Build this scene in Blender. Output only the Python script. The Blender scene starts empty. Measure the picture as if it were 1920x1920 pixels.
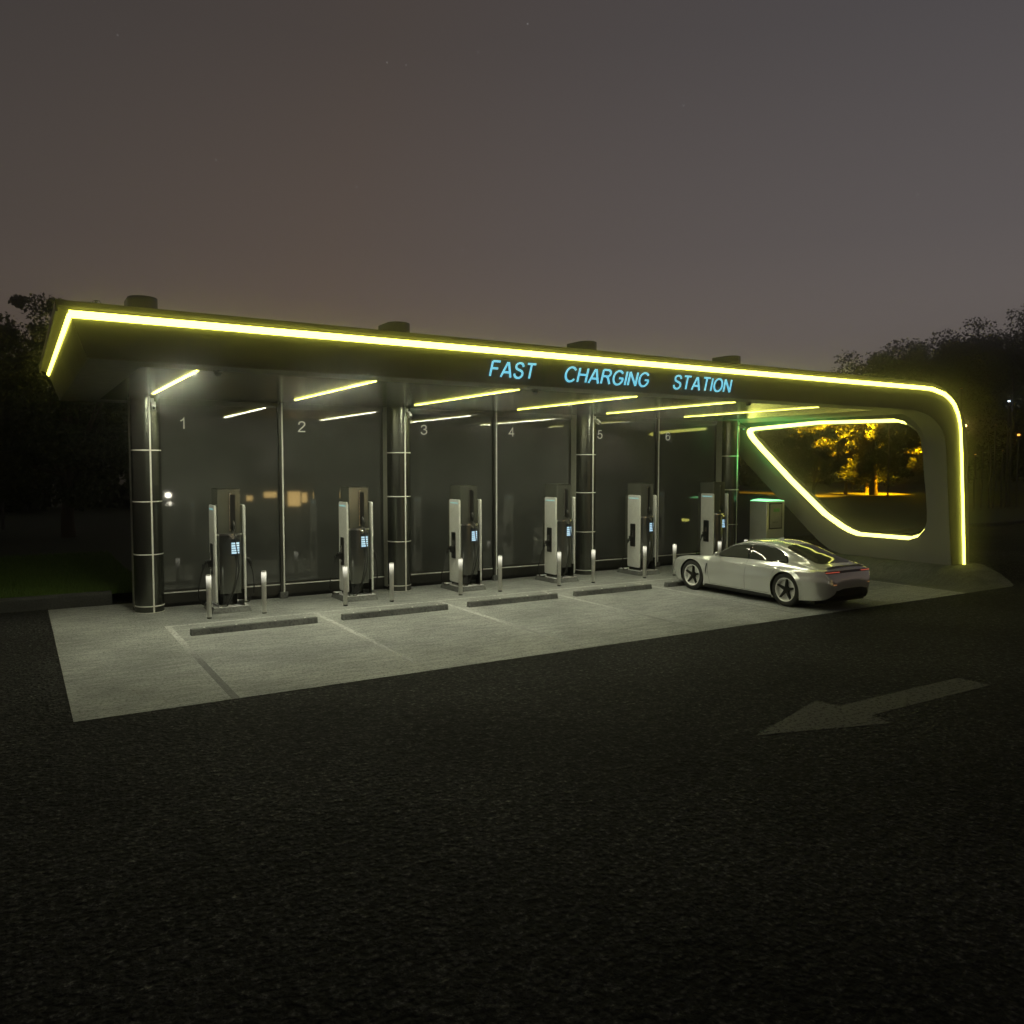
import bpy, math, random
import numpy as np
from mathutils import Vector, Matrix
random.seed(7); rng = np.random.default_rng(11)
S = bpy.context.scene; C = S.collection; R = math.radians; PI = math.pi

# ------------------------------------------------------------------ materials
def nmat(name):
    m = bpy.data.materials.new(name); m.use_nodes = True
    nt = m.node_tree; b = nt.nodes['Principled BSDF']
    return m, nt, b
def N(nt, t, **kw):
    n = nt.nodes.new(t)
    for k, v in kw.items():
        if k.startswith('i_'):
            n.inputs[int(k[2:]) if k[2:].isdigit() else k[2:].replace('_', ' ')].default_value = v
        else: setattr(n, k, v)
    return n
def L(nt, a, b): nt.links.new(a, b)
def ramp(nt, fac, stops):
    r = N(nt, 'ShaderNodeValToRGB'); e = r.color_ramp.elements
    while len(e) < len(stops): e.new(.5)
    for i, (p, c) in enumerate(stops):
        e[i].position = p; e[i].color = (*c, 1) if len(c) == 3 else c
    L(nt, fac, r.inputs[0]); return r
def g3(v): return (v, v, v)
def simple(name, col, rough=.5, metal=0., noise=.12, nscale=6., bump=0., bscale=200., coat=0., spec=.5):
    m, nt, b = nmat(name)
    tc = N(nt, 'ShaderNodeTexCoord')
    nz = N(nt, 'ShaderNodeTexNoise'); nz.inputs['Scale'].default_value = nscale; nz.inputs['Detail'].default_value = 6
    L(nt, tc.outputs['Object'], nz.inputs['Vector'])
    lo = [c * (1 - noise) for c in col]; hi = [min(1, c * (1 + noise)) for c in col]
    r = ramp(nt, nz.outputs['Fac'], [(.3, lo), (.7, hi)])
    L(nt, r.outputs[0], b.inputs['Base Color'])
    rr = N(nt, 'ShaderNodeMapRange'); rr.inputs['To Min'].default_value = max(0.02, rough * .8); rr.inputs['To Max'].default_value = min(1, rough * 1.25)
    L(nt, nz.outputs['Fac'], rr.inputs['Value']); L(nt, rr.outputs[0], b.inputs['Roughness'])
    b.inputs['Metallic'].default_value = metal; b.inputs['Coat Weight'].default_value = coat
    b.inputs['Coat Roughness'].default_value = .05
    b.inputs['Specular IOR Level'].default_value = spec
    if bump:
        n2 = N(nt, 'ShaderNodeTexNoise'); n2.inputs['Scale'].default_value = bscale
        L(nt, tc.outputs['Object'], n2.inputs['Vector'])
        bp = N(nt, 'ShaderNodeBump'); bp.inputs['Strength'].default_value = bump; bp.inputs['Distance'].default_value = .01
        L(nt, n2.outputs['Fac'], bp.inputs['Height']); L(nt, bp.outputs[0], b.inputs['Normal'])
    return m
def emis(name, col, strength):
    m, nt, b = nmat(name)
    b.inputs['Base Color'].default_value = (.6, .6, .5, 1)
    b.inputs['Emission Color'].default_value = (*col, 1); b.inputs['Emission Strength'].default_value = strength
    return m

def asphalt_mat():
    m, nt, b = nmat('asphalt')
    tc = N(nt, 'ShaderNodeTexCoord')
    big = N(nt, 'ShaderNodeTexNoise'); big.inputs['Scale'].default_value = .35; big.inputs['Detail'].default_value = 8
    st = N(nt, 'ShaderNodeTexVoronoi'); st.inputs['Scale'].default_value = 19; st.inputs['Randomness'].default_value = 1
    fi = N(nt, 'ShaderNodeTexNoise'); fi.inputs['Scale'].default_value = 17; fi.inputs['Detail'].default_value = 8; fi.inputs['Roughness'].default_value = .75
    md = N(nt, 'ShaderNodeTexNoise'); md.inputs['Scale'].default_value = 13; md.inputs['Detail'].default_value = 5; md.inputs['Roughness'].default_value = .6
    for n in (big, st, fi, md): L(nt, tc.outputs['Object'], n.inputs['Vector'])
    r1 = ramp(nt, fi.outputs['Fac'], [(.40, g3(.007)), (.55, g3(.036)), (.67, (.16, .158, .145))])
    pt = N(nt, 'ShaderNodeTexNoise'); pt.inputs['Scale'].default_value = 6.5; pt.inputs['Detail'].default_value = 6; pt.inputs['Roughness'].default_value = .7; L(nt, tc.outputs['Object'], pt.inputs['Vector'])
    av = N(nt, 'ShaderNodeMath', operation='MULTIPLY_ADD'); av.inputs[1].default_value = .35; L(nt, big.outputs['Fac'], av.inputs[0])
    a2 = N(nt, 'ShaderNodeMath', operation='MULTIPLY'); a2.inputs[1].default_value = .65; L(nt, pt.outputs['Fac'], a2.inputs[0]); L(nt, a2.outputs[0], av.inputs[2])
    r2 = ramp(nt, av.outputs[0], [(.38, g3(.25)), (.52, g3(1.3)), (.64, g3(2.6))])
    mx = N(nt, 'ShaderNodeMix', data_type='RGBA', blend_type='MULTIPLY'); mx.inputs[0].default_value = 1
    L(nt, r1.outputs[0], mx.inputs[6]); L(nt, r2.outputs[0], mx.inputs[7]); sc_ = N(nt, 'ShaderNodeSeparateColor'); L(nt, st.outputs['Color'], sc_.inputs[0])
    rs_ = ramp(nt, sc_.outputs[0], [(.70, g3(0)), (.97, (.09, .088, .082))]); rd_ = ramp(nt, st.outputs['Distance'], [(.15, g3(1)), (.5, g3(0))])
    ms_ = N(nt, 'ShaderNodeMix', data_type='RGBA', blend_type='MULTIPLY'); ms_.inputs[0].default_value = 1; L(nt, rs_.outputs[0], ms_.inputs[6]); L(nt, rd_.outputs[0], ms_.inputs[7])
    ma_ = N(nt, 'ShaderNodeMix', data_type='RGBA', blend_type='ADD'); ma_.inputs[0].default_value = 1; L(nt, mx.outputs[2], ma_.inputs[6]); L(nt, ms_.outputs[2], ma_.inputs[7]); L(nt, ma_.outputs[2], b.inputs['Base Color'])
    b.inputs['Roughness'].default_value = .8; b.inputs['Specular IOR Level'].default_value = .12
    ad = N(nt, 'ShaderNodeMath', operation='MULTIPLY_ADD'); ad.inputs[1].default_value = -.5
    L(nt, st.outputs['Distance'], ad.inputs[0]); L(nt, md.outputs['Fac'], ad.inputs[2])
    ad2 = N(nt, 'ShaderNodeMath', operation='MULTIPLY_ADD'); ad2.inputs[1].default_value = .45
    L(nt, fi.outputs['Fac'], ad2.inputs[0]); L(nt, ad.outputs[0], ad2.inputs[2])
    bp = N(nt, 'ShaderNodeBump'); bp.inputs['Strength'].default_value = 1.0; bp.inputs['Distance'].default_value = .12
    L(nt, ad2.outputs[0], bp.inputs['Height']); L(nt, bp.outputs[0], b.inputs['Normal'])
    return m
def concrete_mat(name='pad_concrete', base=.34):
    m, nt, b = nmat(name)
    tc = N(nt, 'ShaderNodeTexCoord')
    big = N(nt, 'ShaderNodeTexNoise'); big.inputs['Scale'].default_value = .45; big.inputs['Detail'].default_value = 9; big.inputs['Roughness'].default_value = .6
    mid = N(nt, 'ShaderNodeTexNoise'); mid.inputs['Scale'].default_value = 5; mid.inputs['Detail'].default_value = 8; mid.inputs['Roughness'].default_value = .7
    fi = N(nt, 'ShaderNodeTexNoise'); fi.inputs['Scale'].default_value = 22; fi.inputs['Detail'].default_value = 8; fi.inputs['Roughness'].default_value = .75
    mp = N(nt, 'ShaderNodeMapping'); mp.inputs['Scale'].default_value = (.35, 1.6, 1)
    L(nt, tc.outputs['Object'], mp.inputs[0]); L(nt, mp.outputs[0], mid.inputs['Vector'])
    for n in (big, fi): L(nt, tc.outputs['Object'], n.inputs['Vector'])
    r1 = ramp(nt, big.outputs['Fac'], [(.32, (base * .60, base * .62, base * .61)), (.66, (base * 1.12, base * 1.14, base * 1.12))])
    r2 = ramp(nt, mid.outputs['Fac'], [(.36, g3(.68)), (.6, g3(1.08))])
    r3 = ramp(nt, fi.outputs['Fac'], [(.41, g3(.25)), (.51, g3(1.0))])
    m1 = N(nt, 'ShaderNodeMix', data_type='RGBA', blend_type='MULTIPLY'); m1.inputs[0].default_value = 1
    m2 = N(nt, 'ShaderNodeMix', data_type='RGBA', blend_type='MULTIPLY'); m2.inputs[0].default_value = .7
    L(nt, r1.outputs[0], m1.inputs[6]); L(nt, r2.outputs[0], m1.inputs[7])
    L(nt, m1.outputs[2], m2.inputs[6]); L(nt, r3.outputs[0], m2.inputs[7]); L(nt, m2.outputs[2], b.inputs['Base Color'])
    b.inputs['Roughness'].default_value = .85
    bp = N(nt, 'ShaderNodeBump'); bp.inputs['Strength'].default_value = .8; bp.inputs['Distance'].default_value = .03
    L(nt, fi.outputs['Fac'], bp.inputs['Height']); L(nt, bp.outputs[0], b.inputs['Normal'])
    return m
def paint_mat(name, col, cover, wear=False):
    # worn road paint: transparent where it has flaked off
    m, nt, b = nmat(name)
    tc = N(nt, 'ShaderNodeTexCoord')
    n = N(nt, 'ShaderNodeTexNoise'); n.inputs['Scale'].default_value = 18; n.inputs['Detail'].default_value = 8; n.inputs['Roughness'].default_value = .7
    L(nt, tc.outputs['Object'], n.inputs['Vector'])
    r = ramp(nt, n.outputs['Fac'], [(cover - .08, g3(0)), (cover + .1, g3(1))])
    b.inputs['Base Color'].default_value = (*col, 1); b.inputs['Roughness'].default_value = .8
    if wear:   # tyres wear the paint away towards the road end of each bay
        sp = N(nt, 'ShaderNodeSeparateXYZ'); L(nt, tc.outputs['Object'], sp.inputs[0])
        mr = N(nt, 'ShaderNodeMapRange'); mr.inputs['From Min'].default_value = -6.3; mr.inputs['From Max'].default_value = -2.2; L(nt, sp.outputs[1], mr.inputs[0])
        ms = N(nt, 'ShaderNodeMapRange'); ms.inputs['From Min'].default_value = .5; ms.inputs['From Max'].default_value = .4; L(nt, sp.outputs[0], ms.inputs[0])   # first line keeps its cover, darker towards the road end
        mxx = N(nt, 'ShaderNodeMath', operation='MAXIMUM'); ml = N(nt, 'ShaderNodeMapRange'); ml.inputs['From Min'].default_value = 17; ml.inputs['From Max'].default_value = 17.5; ml.inputs['To Max'].default_value = .8; L(nt, sp.outputs[0], ml.inputs[0]); mz = N(nt, 'ShaderNodeMath', operation='MAXIMUM'); L(nt, mr.outputs[0], mz.inputs[0]); L(nt, ml.outputs[0], mz.inputs[1]); L(nt, mz.outputs[0], mxx.inputs[0]); L(nt, ms.outputs[0], mxx.inputs[1])
        mu = N(nt, 'ShaderNodeMath', operation='MULTIPLY'); L(nt, r.outputs[0], mu.inputs[0]); L(nt, mxx.outputs[0], mu.inputs[1]); 
        m5 = N(nt, 'ShaderNodeMath', operation='MULTIPLY'); m5.inputs[1].default_value = .8; L(nt, mu.outputs[0], m5.inputs[0]); L(nt, m5.outputs[0], b.inputs['Alpha'])
        mc = N(nt, 'ShaderNodeMix', data_type='RGBA'); mc.inputs[6].default_value = (.17, .175, .18, 1); mc.inputs[7].default_value = (*col, 1)
        mr2 = N(nt, 'ShaderNodeMapRange'); mr2.inputs['From Min'].default_value = -3.6; mr2.inputs['From Max'].default_value = -1.2; L(nt, sp.outputs[1], mr2.inputs[0]); m9 = N(nt, 'ShaderNodeMath', operation='MAXIMUM'); m8 = N(nt, 'ShaderNodeMapRange'); m8.inputs['From Min'].default_value = .4; m8.inputs['From Max'].default_value = .5; L(nt, sp.outputs[0], m8.inputs[0]); L(nt, mr2.outputs[0], m9.inputs[0]); L(nt, m8.outputs[0], m9.inputs[1]); L(nt, m9.outputs[0], mc.inputs[0]); L(nt, mc.outputs[2], b.inputs['Base Color'])
    else: L(nt, r.outputs[0], b.inputs['Alpha'])
    return m

YE = (1.0, .97, .115)
M = dict(
    asphalt=asphalt_mat(), concrete=concrete_mat(base=.40), shaded_pad=concrete_mat('shaded_pad_concrete', .17), kerb=concrete_mat('kerb_concrete', .085), block=concrete_mat('block_concrete', .2), plinth=concrete_mat('plinth_concrete', .2), plate=simple('white_plate', (.8, .8, .82), .4),
    line=paint_mat('line_paint', (.66, .66, .66), .40, True), arrow=paint_mat('arrow_paint', (.075, .074, .07), .40),
    clad=simple('roof_cladding', (.13, .125, .11), .45, noise=.1, nscale=2),
    fascia=simple('fascia_panel', (.07, .07, .055), .42, noise=.08, nscale=3),
    wall=simple('portal_render', (.23, .225, .205), .6, noise=.07, nscale=1.5, bump=.15, bscale=60),
    soffit=simple('soffit_border', (.10, .095, .085), .5, noise=.05),
    ceil=simple('polished_ceiling', (.16, .16, .15), .22, metal=.8, noise=.06, nscale=1.2),
    col=simple('column_metal', (.13, .135, .12), .24, metal=.9, noise=.1, nscale=2),
    colside=simple('column_side', (.33, .33, .28), .4, noise=.08),
    trim=simple('pale_trim', (.75, .75, .70), .35, noise=.03),
    frame=simple('window_frame', (.05, .05, .045), .35, metal=.5),
    glass=simple('dark_window_glass', (.066, .068, .064), .03, noise=.25, nscale=.6, spec=.75),
    strip=emis('yellow_light', YE, 7.5), strip2=emis('loop_light', (1., .97, .19), 4.2), stripc=emis('ceiling_light', (1, .97, .16), 4.5),
    blue=emis('sign_blue', (.13, .60, .86), 1.0), numb=emis('number_film', (.9, .9, .84), .16),  # numb: slight glow added to lift the dim window figures
    silver=simple('brushed_silver', (.76, .76, .73), .36, metal=.2, noise=.05, nscale=8),
    steel=simple('bollard_steel', (.72, .72, .68), .3, metal=.8, noise=.08, nscale=5),
    black=simple('black_plastic', (.012, .012, .012), .35), gloss=simple('gloss_black', (.02, .021, .02), .08, coat=.6, noise=.1),
    mirror=simple('mirror_black', (.20, .205, .19), .2, metal=.9, noise=.1, nscale=3), smoke=simple('smoked_glass', (.17, .175, .15), .12, metal=.5, noise=.1, nscale=3),
    rubber=simple('rubber', (.018, .018, .018), .75), chrome=simple('chrome', (.85, .85, .82), .22, metal=1, noise=.02),
    screen=emis('screen_blue', (.42, .74, 1.0), .85), cyan=emis('cyan_light', (.15, .62, .75), .55),
    car=simple('car_paint', (.80, .81, .79), .18, metal=.55, noise=.02, nscale=3, coat=1.0),
    cglass=simple('car_glass', (.05, .052, .045), .04, noise=.05, spec=.7), cblack=simple('car_black', (.008, .008, .008), .7, spec=.2),
    rim=simple('rim_silver', (.9, .9, .88), .4, metal=.2, noise=.03), red=emis('tail_red', (1., .09, .05), .45),
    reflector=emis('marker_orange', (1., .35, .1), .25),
    kiosk=simple('kiosk_steel', (.6, .6, .55), .3, metal=.55, noise=.06, nscale=4),
    green=emis('green_lamp', (.25, 1., .38), 2.2), dimscreen=simple('unlit_screen', (.30, .29, .27), .3, noise=.05),
    greentext=simple('green_print', (.12, .35, .12), .5), greytext=simple('grey_print', (.12, .12, .11), .5),
    bark=simple('bark', (.06, .045, .03), .9, bump=.6, bscale=30), 
    lampwarm=emis('warm_lamp', (1., .62, .18), 14), lampwhite=emis('white_lamp', (1., .93, .75), 70), lampcool=emis('cool_lamp', (.75, .88, 1.), 8),
    lampamber=emis('amber_lamp', (1., .42, .06), 3), lampwhite2=emis('whitish_lamp', (1., .85, .6), 4), lampgreen=emis('green_far_lamp', (.2, 1., .12), 3), winlit=emis('lit_window', (1., .66, .22), 6), post=simple('lamp_post', (.1, .1, .09), .5, metal=.5),
    stucco=simple('stucco', (.2, .18, .15), .8), brickw=simple('shop_wall', (.1, .09, .08), .8),
)
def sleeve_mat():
    m, nt, b = nmat('bollard_top_glow'); tc = N(nt, 'ShaderNodeTexCoord'); sp = N(nt, 'ShaderNodeSeparateXYZ'); L(nt, tc.outputs['Object'], sp.inputs[0])  # upward-growing glow painted in for the highlight on the bollard top
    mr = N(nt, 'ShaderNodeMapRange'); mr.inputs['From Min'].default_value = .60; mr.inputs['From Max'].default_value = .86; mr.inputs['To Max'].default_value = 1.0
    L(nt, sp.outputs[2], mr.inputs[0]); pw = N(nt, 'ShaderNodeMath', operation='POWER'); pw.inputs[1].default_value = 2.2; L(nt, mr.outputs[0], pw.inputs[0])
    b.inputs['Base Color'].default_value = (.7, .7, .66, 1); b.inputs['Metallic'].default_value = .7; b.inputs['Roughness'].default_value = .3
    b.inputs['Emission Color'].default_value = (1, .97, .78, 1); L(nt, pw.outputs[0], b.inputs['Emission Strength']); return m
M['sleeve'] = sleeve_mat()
M['glass'].node_tree.nodes['Principled BSDF'].inputs['IOR'].default_value = 1.58
def leaf_mat(name, a, b_):
    m, nt, b = nmat(name)
    g = N(nt, 'ShaderNodeNewGeometry')
    r = ramp(nt, g.outputs['Random Per Island'], [(0, a), (1, b_)])
    L(nt, r.outputs[0], b.inputs['Base Color']); b.inputs['Roughness'].default_value = .6
    tr = N(nt, 'ShaderNodeBsdfTranslucent'); L(nt, r.outputs[0], tr.inputs[0])
    mx = N(nt, 'ShaderNodeMixShader'); mx.inputs[0].default_value = .35
    L(nt, b.outputs[0], mx.inputs[1]); L(nt, tr.outputs[0], mx.inputs[2])
    L(nt, mx.outputs[0], nt.nodes['Material Output'].inputs[0])
    return m
M['leaf'] = leaf_mat('leaf', (.03, .05, .015), (.08, .11, .035))
M['grass'] = leaf_mat('grass_blade', (.07, .12, .02), (.16, .26, .05))
M['lawn'] = simple('lawn_soil', (.04, .05, .02), .9, bump=.6, bscale=20)

# ------------------------------------------------------------------ mesh helpers
class MB:
    def __init__(s): s.v = []; s.f = []
    def add(s, vs, fs):
        b = len(s.v); s.v += [tuple(v) for v in vs]; s.f += [tuple(b + i for i in f) for f in fs]; return s
    def box(s, x0, x1, y0, y1, z0, z1):
        return s.add([(x0, y0, z0), (x1, y0, z0), (x1, y1, z0), (x0, y1, z0), (x0, y0, z1), (x1, y0, z1), (x1, y1, z1), (x0, y1, z1)],
                     [(3, 2, 1, 0), (4, 5, 6, 7), (0, 1, 5, 4), (1, 2, 6, 5), (2, 3, 7, 6), (3, 0, 4, 7)])
    def prism(s, poly, a, b, f):
        # poly: list of 2D points, f(p, t) -> 3D ; t in (a, b)
        n = len(poly)
        return s.add([f(p, a) for p in poly] + [f(p, b) for p in poly],
                     [tuple(range(n))[::-1], tuple(range(n, 2 * n))] + [(i, (i + 1) % n, n + (i + 1) % n, n + i) for i in range(n)])
    def lathe(s, prof, c=(0, 0, 0), n=24, axis='z', cap=True):
        vs = []
        for r, h in prof:
            for k in range(n):
                a = 2 * PI * k / n
                p = (r * math.cos(a), r * math.sin(a), h)
                if axis == 'x': p = (h, p[0], p[1])
                if axis == 'y': p = (p[0], h, p[1])
                vs.append((p[0] + c[0], p[1] + c[1], p[2] + c[2]))
        fs = []
        for j in range(len(prof) - 1):
            for k in range(n):
                fs.append((j * n + k, j * n + (k + 1) % n, (j + 1) * n + (k + 1) % n, (j + 1) * n + k))
        if cap: fs += [tuple(range(n))[::-1], tuple((len(prof) - 1) * n + k for k in range(n))]
        return s.add(vs, fs)
    def tube(s, pts, r, n=8):
        pts = [Vector(p) for p in pts]; vs = []; up = Vector((0, 0, 1))
        for i, p in enumerate(pts):
            d = (pts[min(i + 1, len(pts) - 1)] - pts[max(i - 1, 0)]).normalized()
            a = d.cross(up if abs(d.z) < .9 else Vector((1, 0, 0))).normalized(); b = d.cross(a)
            rr = r[i] if isinstance(r, (list, tuple)) else r
            for k in range(n):
                t = 2 * PI * k / n; vs.append(p + (a * math.cos(t) + b * math.sin(t)) * rr)
        fs = [(j * n + k, j * n + (k + 1) % n, (j + 1) * n + (k + 1) % n, (j + 1) * n + k) for j in range(len(pts) - 1) for k in range(n)]
        fs += [tuple(range(n))[::-1], tuple((len(pts) - 1) * n + k for k in range(n))]
        return s.add(vs, fs)
    def build(s, name, mat, parent=None, smooth=False, bevel=0, seg=2, loc=None, recalc=True):
        me = bpy.data.meshes.new(name); me.from_pydata(s.v, [], s.f); me.update()
        if recalc:
            import bmesh
            bm = bmesh.new(); bm.from_mesh(me); bmesh.ops.recalc_face_normals(bm, faces=bm.faces); bm.to_mesh(me); bm.free()
        if mat: me.materials.append(mat)
        o = bpy.data.objects.new(name, me); C.objects.link(o)
        if parent: o.parent = parent
        if loc: o.location = loc
        if smooth:
            me.shade_smooth()
            try: me.set_sharp_from_angle(angle=R(38))
            except Exception: pass
        if bevel:
            md = o.modifiers.new('bevel', 'BEVEL'); md.width = bevel; md.segments = seg; md.limit_method = 'ANGLE'; md.angle_limit = R(40)
        return o
def tag(o, label=None, cat=None, group=None, kind=None):
    if label: o['label'] = label
    if cat: o['category'] = cat
    if group: o['group'] = group
    if kind: o['kind'] = kind
    return o
def empty(name, loc=(0, 0, 0)):
    o = bpy.data.objects.new(name, None); o.location = loc; o.empty_display_size = .2; C.objects.link(o); return o
def copy_tree(o, parent=None):
    c = o.copy(); C.objects.link(c)
    if parent: c.parent = parent
    for ch in list(o.children): copy_tree(ch, c)
    return c
def ss(t): t = min(1, max(0, t)); return t * t * (3 - 2 * t)
def H(x, y): return .425 * ss((x - 18.45) / 1.45) * ss((y + 5.9) / 1.35)
def rrect(w0, w1, h0, h1, r, n=5):
    pts = []
    for cx, cy, a0 in ((w1 - r, h1 - r, 0), (w0 + r, h1 - r, 90), (w0 + r, h0 + r, 180), (w1 - r, h0 + r, 270)):
        for k in range(n + 1):
            a = R(a0 + 90 * k / n); pts.append((cx + r * math.cos(a), cy + r * math.sin(a)))
    return pts

# ------------------------------------------------------------------ ground
def axis_pts(*segs):
    out = []
    for a, b, n in segs: out += list(np.linspace(a, b, n, endpoint=False))
    out.append(segs[-1][1]); return out
xs = axis_pts((-600, -60, 5), (-60, 18.4, 6), (18.4, 21.2, 28), (21.2, 60, 5), (60, 700, 5)); ys = axis_pts((-500, -60, 4), (-60, -5.95, 4), (-5.95, -4.45, 14), (-4.45, 3.4, 4), (3.4, 8, 2), (8, 700, 6))
vs = [(x, y, H(x, y) - .004) for y in ys for x in xs]; nx = len(xs)
fs = [(j * nx + i, j * nx + i + 1, (j + 1) * nx + i + 1, (j + 1) * nx + i) for j in range(len(ys) - 1) for i in range(nx - 1)]
g = MB().add(vs, fs).build('ground', M['asphalt']); tag(g, kind='structure')
# concrete pad with a rounded right end
def pad_edge(x):   # front edge y
    if x < 20.2: return -5.95
    t = (x - 20.2) / 1.0; return -5.95 + 1.25 * (1 - math.sqrt(max(0, 1 - t * t)))
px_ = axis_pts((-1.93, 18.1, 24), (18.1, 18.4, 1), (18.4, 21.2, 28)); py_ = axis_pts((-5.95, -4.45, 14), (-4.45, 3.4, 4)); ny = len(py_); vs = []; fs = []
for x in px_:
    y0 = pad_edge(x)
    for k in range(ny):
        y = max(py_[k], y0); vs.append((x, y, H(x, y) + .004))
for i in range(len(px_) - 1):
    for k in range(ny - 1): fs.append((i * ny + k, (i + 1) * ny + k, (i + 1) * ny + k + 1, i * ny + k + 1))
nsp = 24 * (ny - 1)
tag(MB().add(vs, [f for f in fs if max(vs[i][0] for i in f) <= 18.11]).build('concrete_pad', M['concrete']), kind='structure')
tag(MB().add(vs, [f for f in fs if max(vs[i][0] for i in f) > 18.11]).build('concrete_pad_shaded', M['shaded_pad']), kind='structure')  # right end of the same pad, its shade put in as darker concrete
mk = MB()
def quad(mk, x0, x1, y0, y1, z=.008): mk.add([(x0, y0, z), (x1, y0, z), (x1, y1, z), (x0, y1, z)], [(0, 1, 2, 3)])
quad(mk, 0, 18.1, -.1, 0)
for k in range(7): quad(mk, 3 * k, 3 * k + .11, -5.93, -.1)
tag(mk.build('parking_lines', M['line'], recalc=False), kind='structure')
ar = [(5.02, -10.77), (6.83, -11.33), (6.92, -11.0), (9.74, -11.02), (9.73, -10.53), (6.9, -10.52), (6.84, -10.2)]
tag(MB().add([(x, y, .002) for x, y in ar], [tuple(range(7))]).build('road_arrow', M['arrow'], recalc=False), kind='structure')
# kerbs and lawn behind
kb = MB(); kb.prism([(3.5, -.02), (3.5, .25), (3.54, .29), (3.78, .29), (3.78, -.02)], -60, -.62, lambda p, t: (t, p[0], p[1]))
tag(kb.build('kerb', M['kerb'], bevel=.01), 'raised stained concrete kerb at left edging the dark lawn', 'kerb')
kb = MB(); kb.prism([(3.1, .2), (3.1, .57), (3.14, .6), (3.4, .6), (3.4, .2)], 21.3, 120, lambda p, t: (t, p[0] + (t - 21.3) * .012, p[1]))
tag(kb.build('kerb', M['kerb'], bevel=.01), 'long low kerb running off to the right behind the end wall', 'kerb')
lawn = MB(); quad(lawn, -90, 19.2, 3.78, 140, .20); tag(lawn.build('lawn', M['lawn'], recalc=False), kind='structure')
lawn = MB(); quad(lawn, 19.2, 250, 3.9, 200, .46); tag(lawn.build('lawn', M['lawn'], recalc=False), kind='structure')
def grass(n, x0, x1, y0, y1, z):
    x = rng.uniform(x0, x1, n); y = y0 + (y1 - y0) * rng.random(n) ** 1.6
    h = rng.uniform(.05, .17, n); a = rng.uniform(0, 2 * PI, n); w = .009; lx = rng.normal(0, .035, n); ly = rng.normal(0, .035, n)
    v = np.empty((n, 3, 3)); v[:, 0] = np.c_[x - w * np.cos(a), y - w * np.sin(a), np.full(n, z)]
    v[:, 1] = np.c_[x + w * np.cos(a), y + w * np.sin(a), np.full(n, z)]; v[:, 2] = np.c_[x + lx, y + ly, z + h]
    return v.reshape(-1, 3)
gv = grass(60000, -7, 0.2, 3.8, 14, .2)
me = bpy.data.meshes.new('grass'); me.from_pydata(gv.tolist(), [], [(3 * i, 3 * i + 1, 3 * i + 2) for i in range(len(gv) // 3)]); me.materials.append(M['grass'])
go = bpy.data.objects.new('grass', me); C.objects.link(go); tag(go, 'dark uneven grass growing behind the left kerb', 'grass', kind='stuff')

# ------------------------------------------------------------------ canopy building
can = empty('charging_canopy'); tag(can, 'long dark charging station canopy outlined with yellow light, ending in a curved portal', 'canopy')
F = -4.43; BK = 4.3
def cr(pts, n=6):   # catmull-rom open
    P = [np.array(p, float) for p in pts]; out = []
    for i in range(len(P) - 1):
        p0 = P[max(i - 1, 0)]; p1 = P[i]; p2 = P[i + 1]; p3 = P[min(i + 2, len(P) - 1)]
        for k in range(n):
            t = k / n; out.append(tuple(.5 * ((2 * p1) + (-p0 + p2) * t + (2 * p0 - 5 * p1 + 4 * p2 - p3) * t * t + (-p0 + 3 * p1 - 3 * p2 + p3) * t ** 3)))
    out.append(tuple(P[-1])); return out
outer = [(-1.9, 5.5)] + [(18.3, 5.5)] + cr([(18.84, 5.49), (19.45, 5.36), (19.97, 5.05), (20.38, 4.68), (20.59, 4.3), (20.70, 3.6)], 5) + [(20.98, .40), (20.98, -.1)]
glowp = [(-1.74, 5.33)] + [(18.1, 5.33)] + cr([(18.83, 5.325), (19.4, 5.22), (19.88, 4.97), (20.12, 4.66), (20.235, 4.35), (20.33, 3.6)], 5) + [(20.48, 2.09), (20.64, .43)]
inner = [(-1.54, 4.75)] + [(17.5, 4.75)] + cr([(18.0, 4.74), (18.72, 4.62), (19.25, 4.36), (19.52, 4.05), (19.62, 3.7), (19.70, 3.15)], 5) + [(19.89, 1.65), (20.06, .40), (20.1, -.1)]
# roof slab: between outer and inner over x < 18, full depth. Portal band (front leg) separately.
def loop_solid(mb, outl, inl, y0, y1):
    # resample both polylines to the same count by arc fraction per matching segment
    n = 60
    def rs(pl):
        P = np.array(pl); d = np.r_[0, np.cumsum(np.linalg.norm(np.diff(P, axis=0), axis=1))]; d /= d[-1]
        return d, P
    return None
# front face strips, built as: roof mesh = prism(outer roof part + inner roof part)
def seg(pl, xmax=None, zmax=None): return [p for p in pl if (xmax is None or p[0] <= xmax + 1e-6)]
roof_top = outer; roof_bot = inner
# one closed outline outer + reversed(inner), extruded y from F to BK for the roof; the leg part is cut back behind the diagonal by using the end wall instead
leg_o = [p for p in outer if p[0] >= 18.3]; leg_i = [p for p in inner if p[0] >= 17.5]
roof_poly = [(-1.9, 5.5), (18.3, 5.5), (18.84, 5.49), (18.84, 4.95), (17.5, 4.75), (-1.54, 4.75)]
rf = MB()
# left end slants: lip side vertical at x=-1.9 then chamfer to x=-1.54 ; front same profile is vertical
rp = [(-1.9, 5.5), (18.3, 5.5), (18.3, 4.75), (-1.54, 4.75), (-1.73, 5.29), (-1.80, 5.375), (-1.9, 5.42)]
rf.prism(rp, F, BK, lambda p, t: (p[0], t, p[1]))
roof = rf.build('roof', M['clad'], can)
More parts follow.
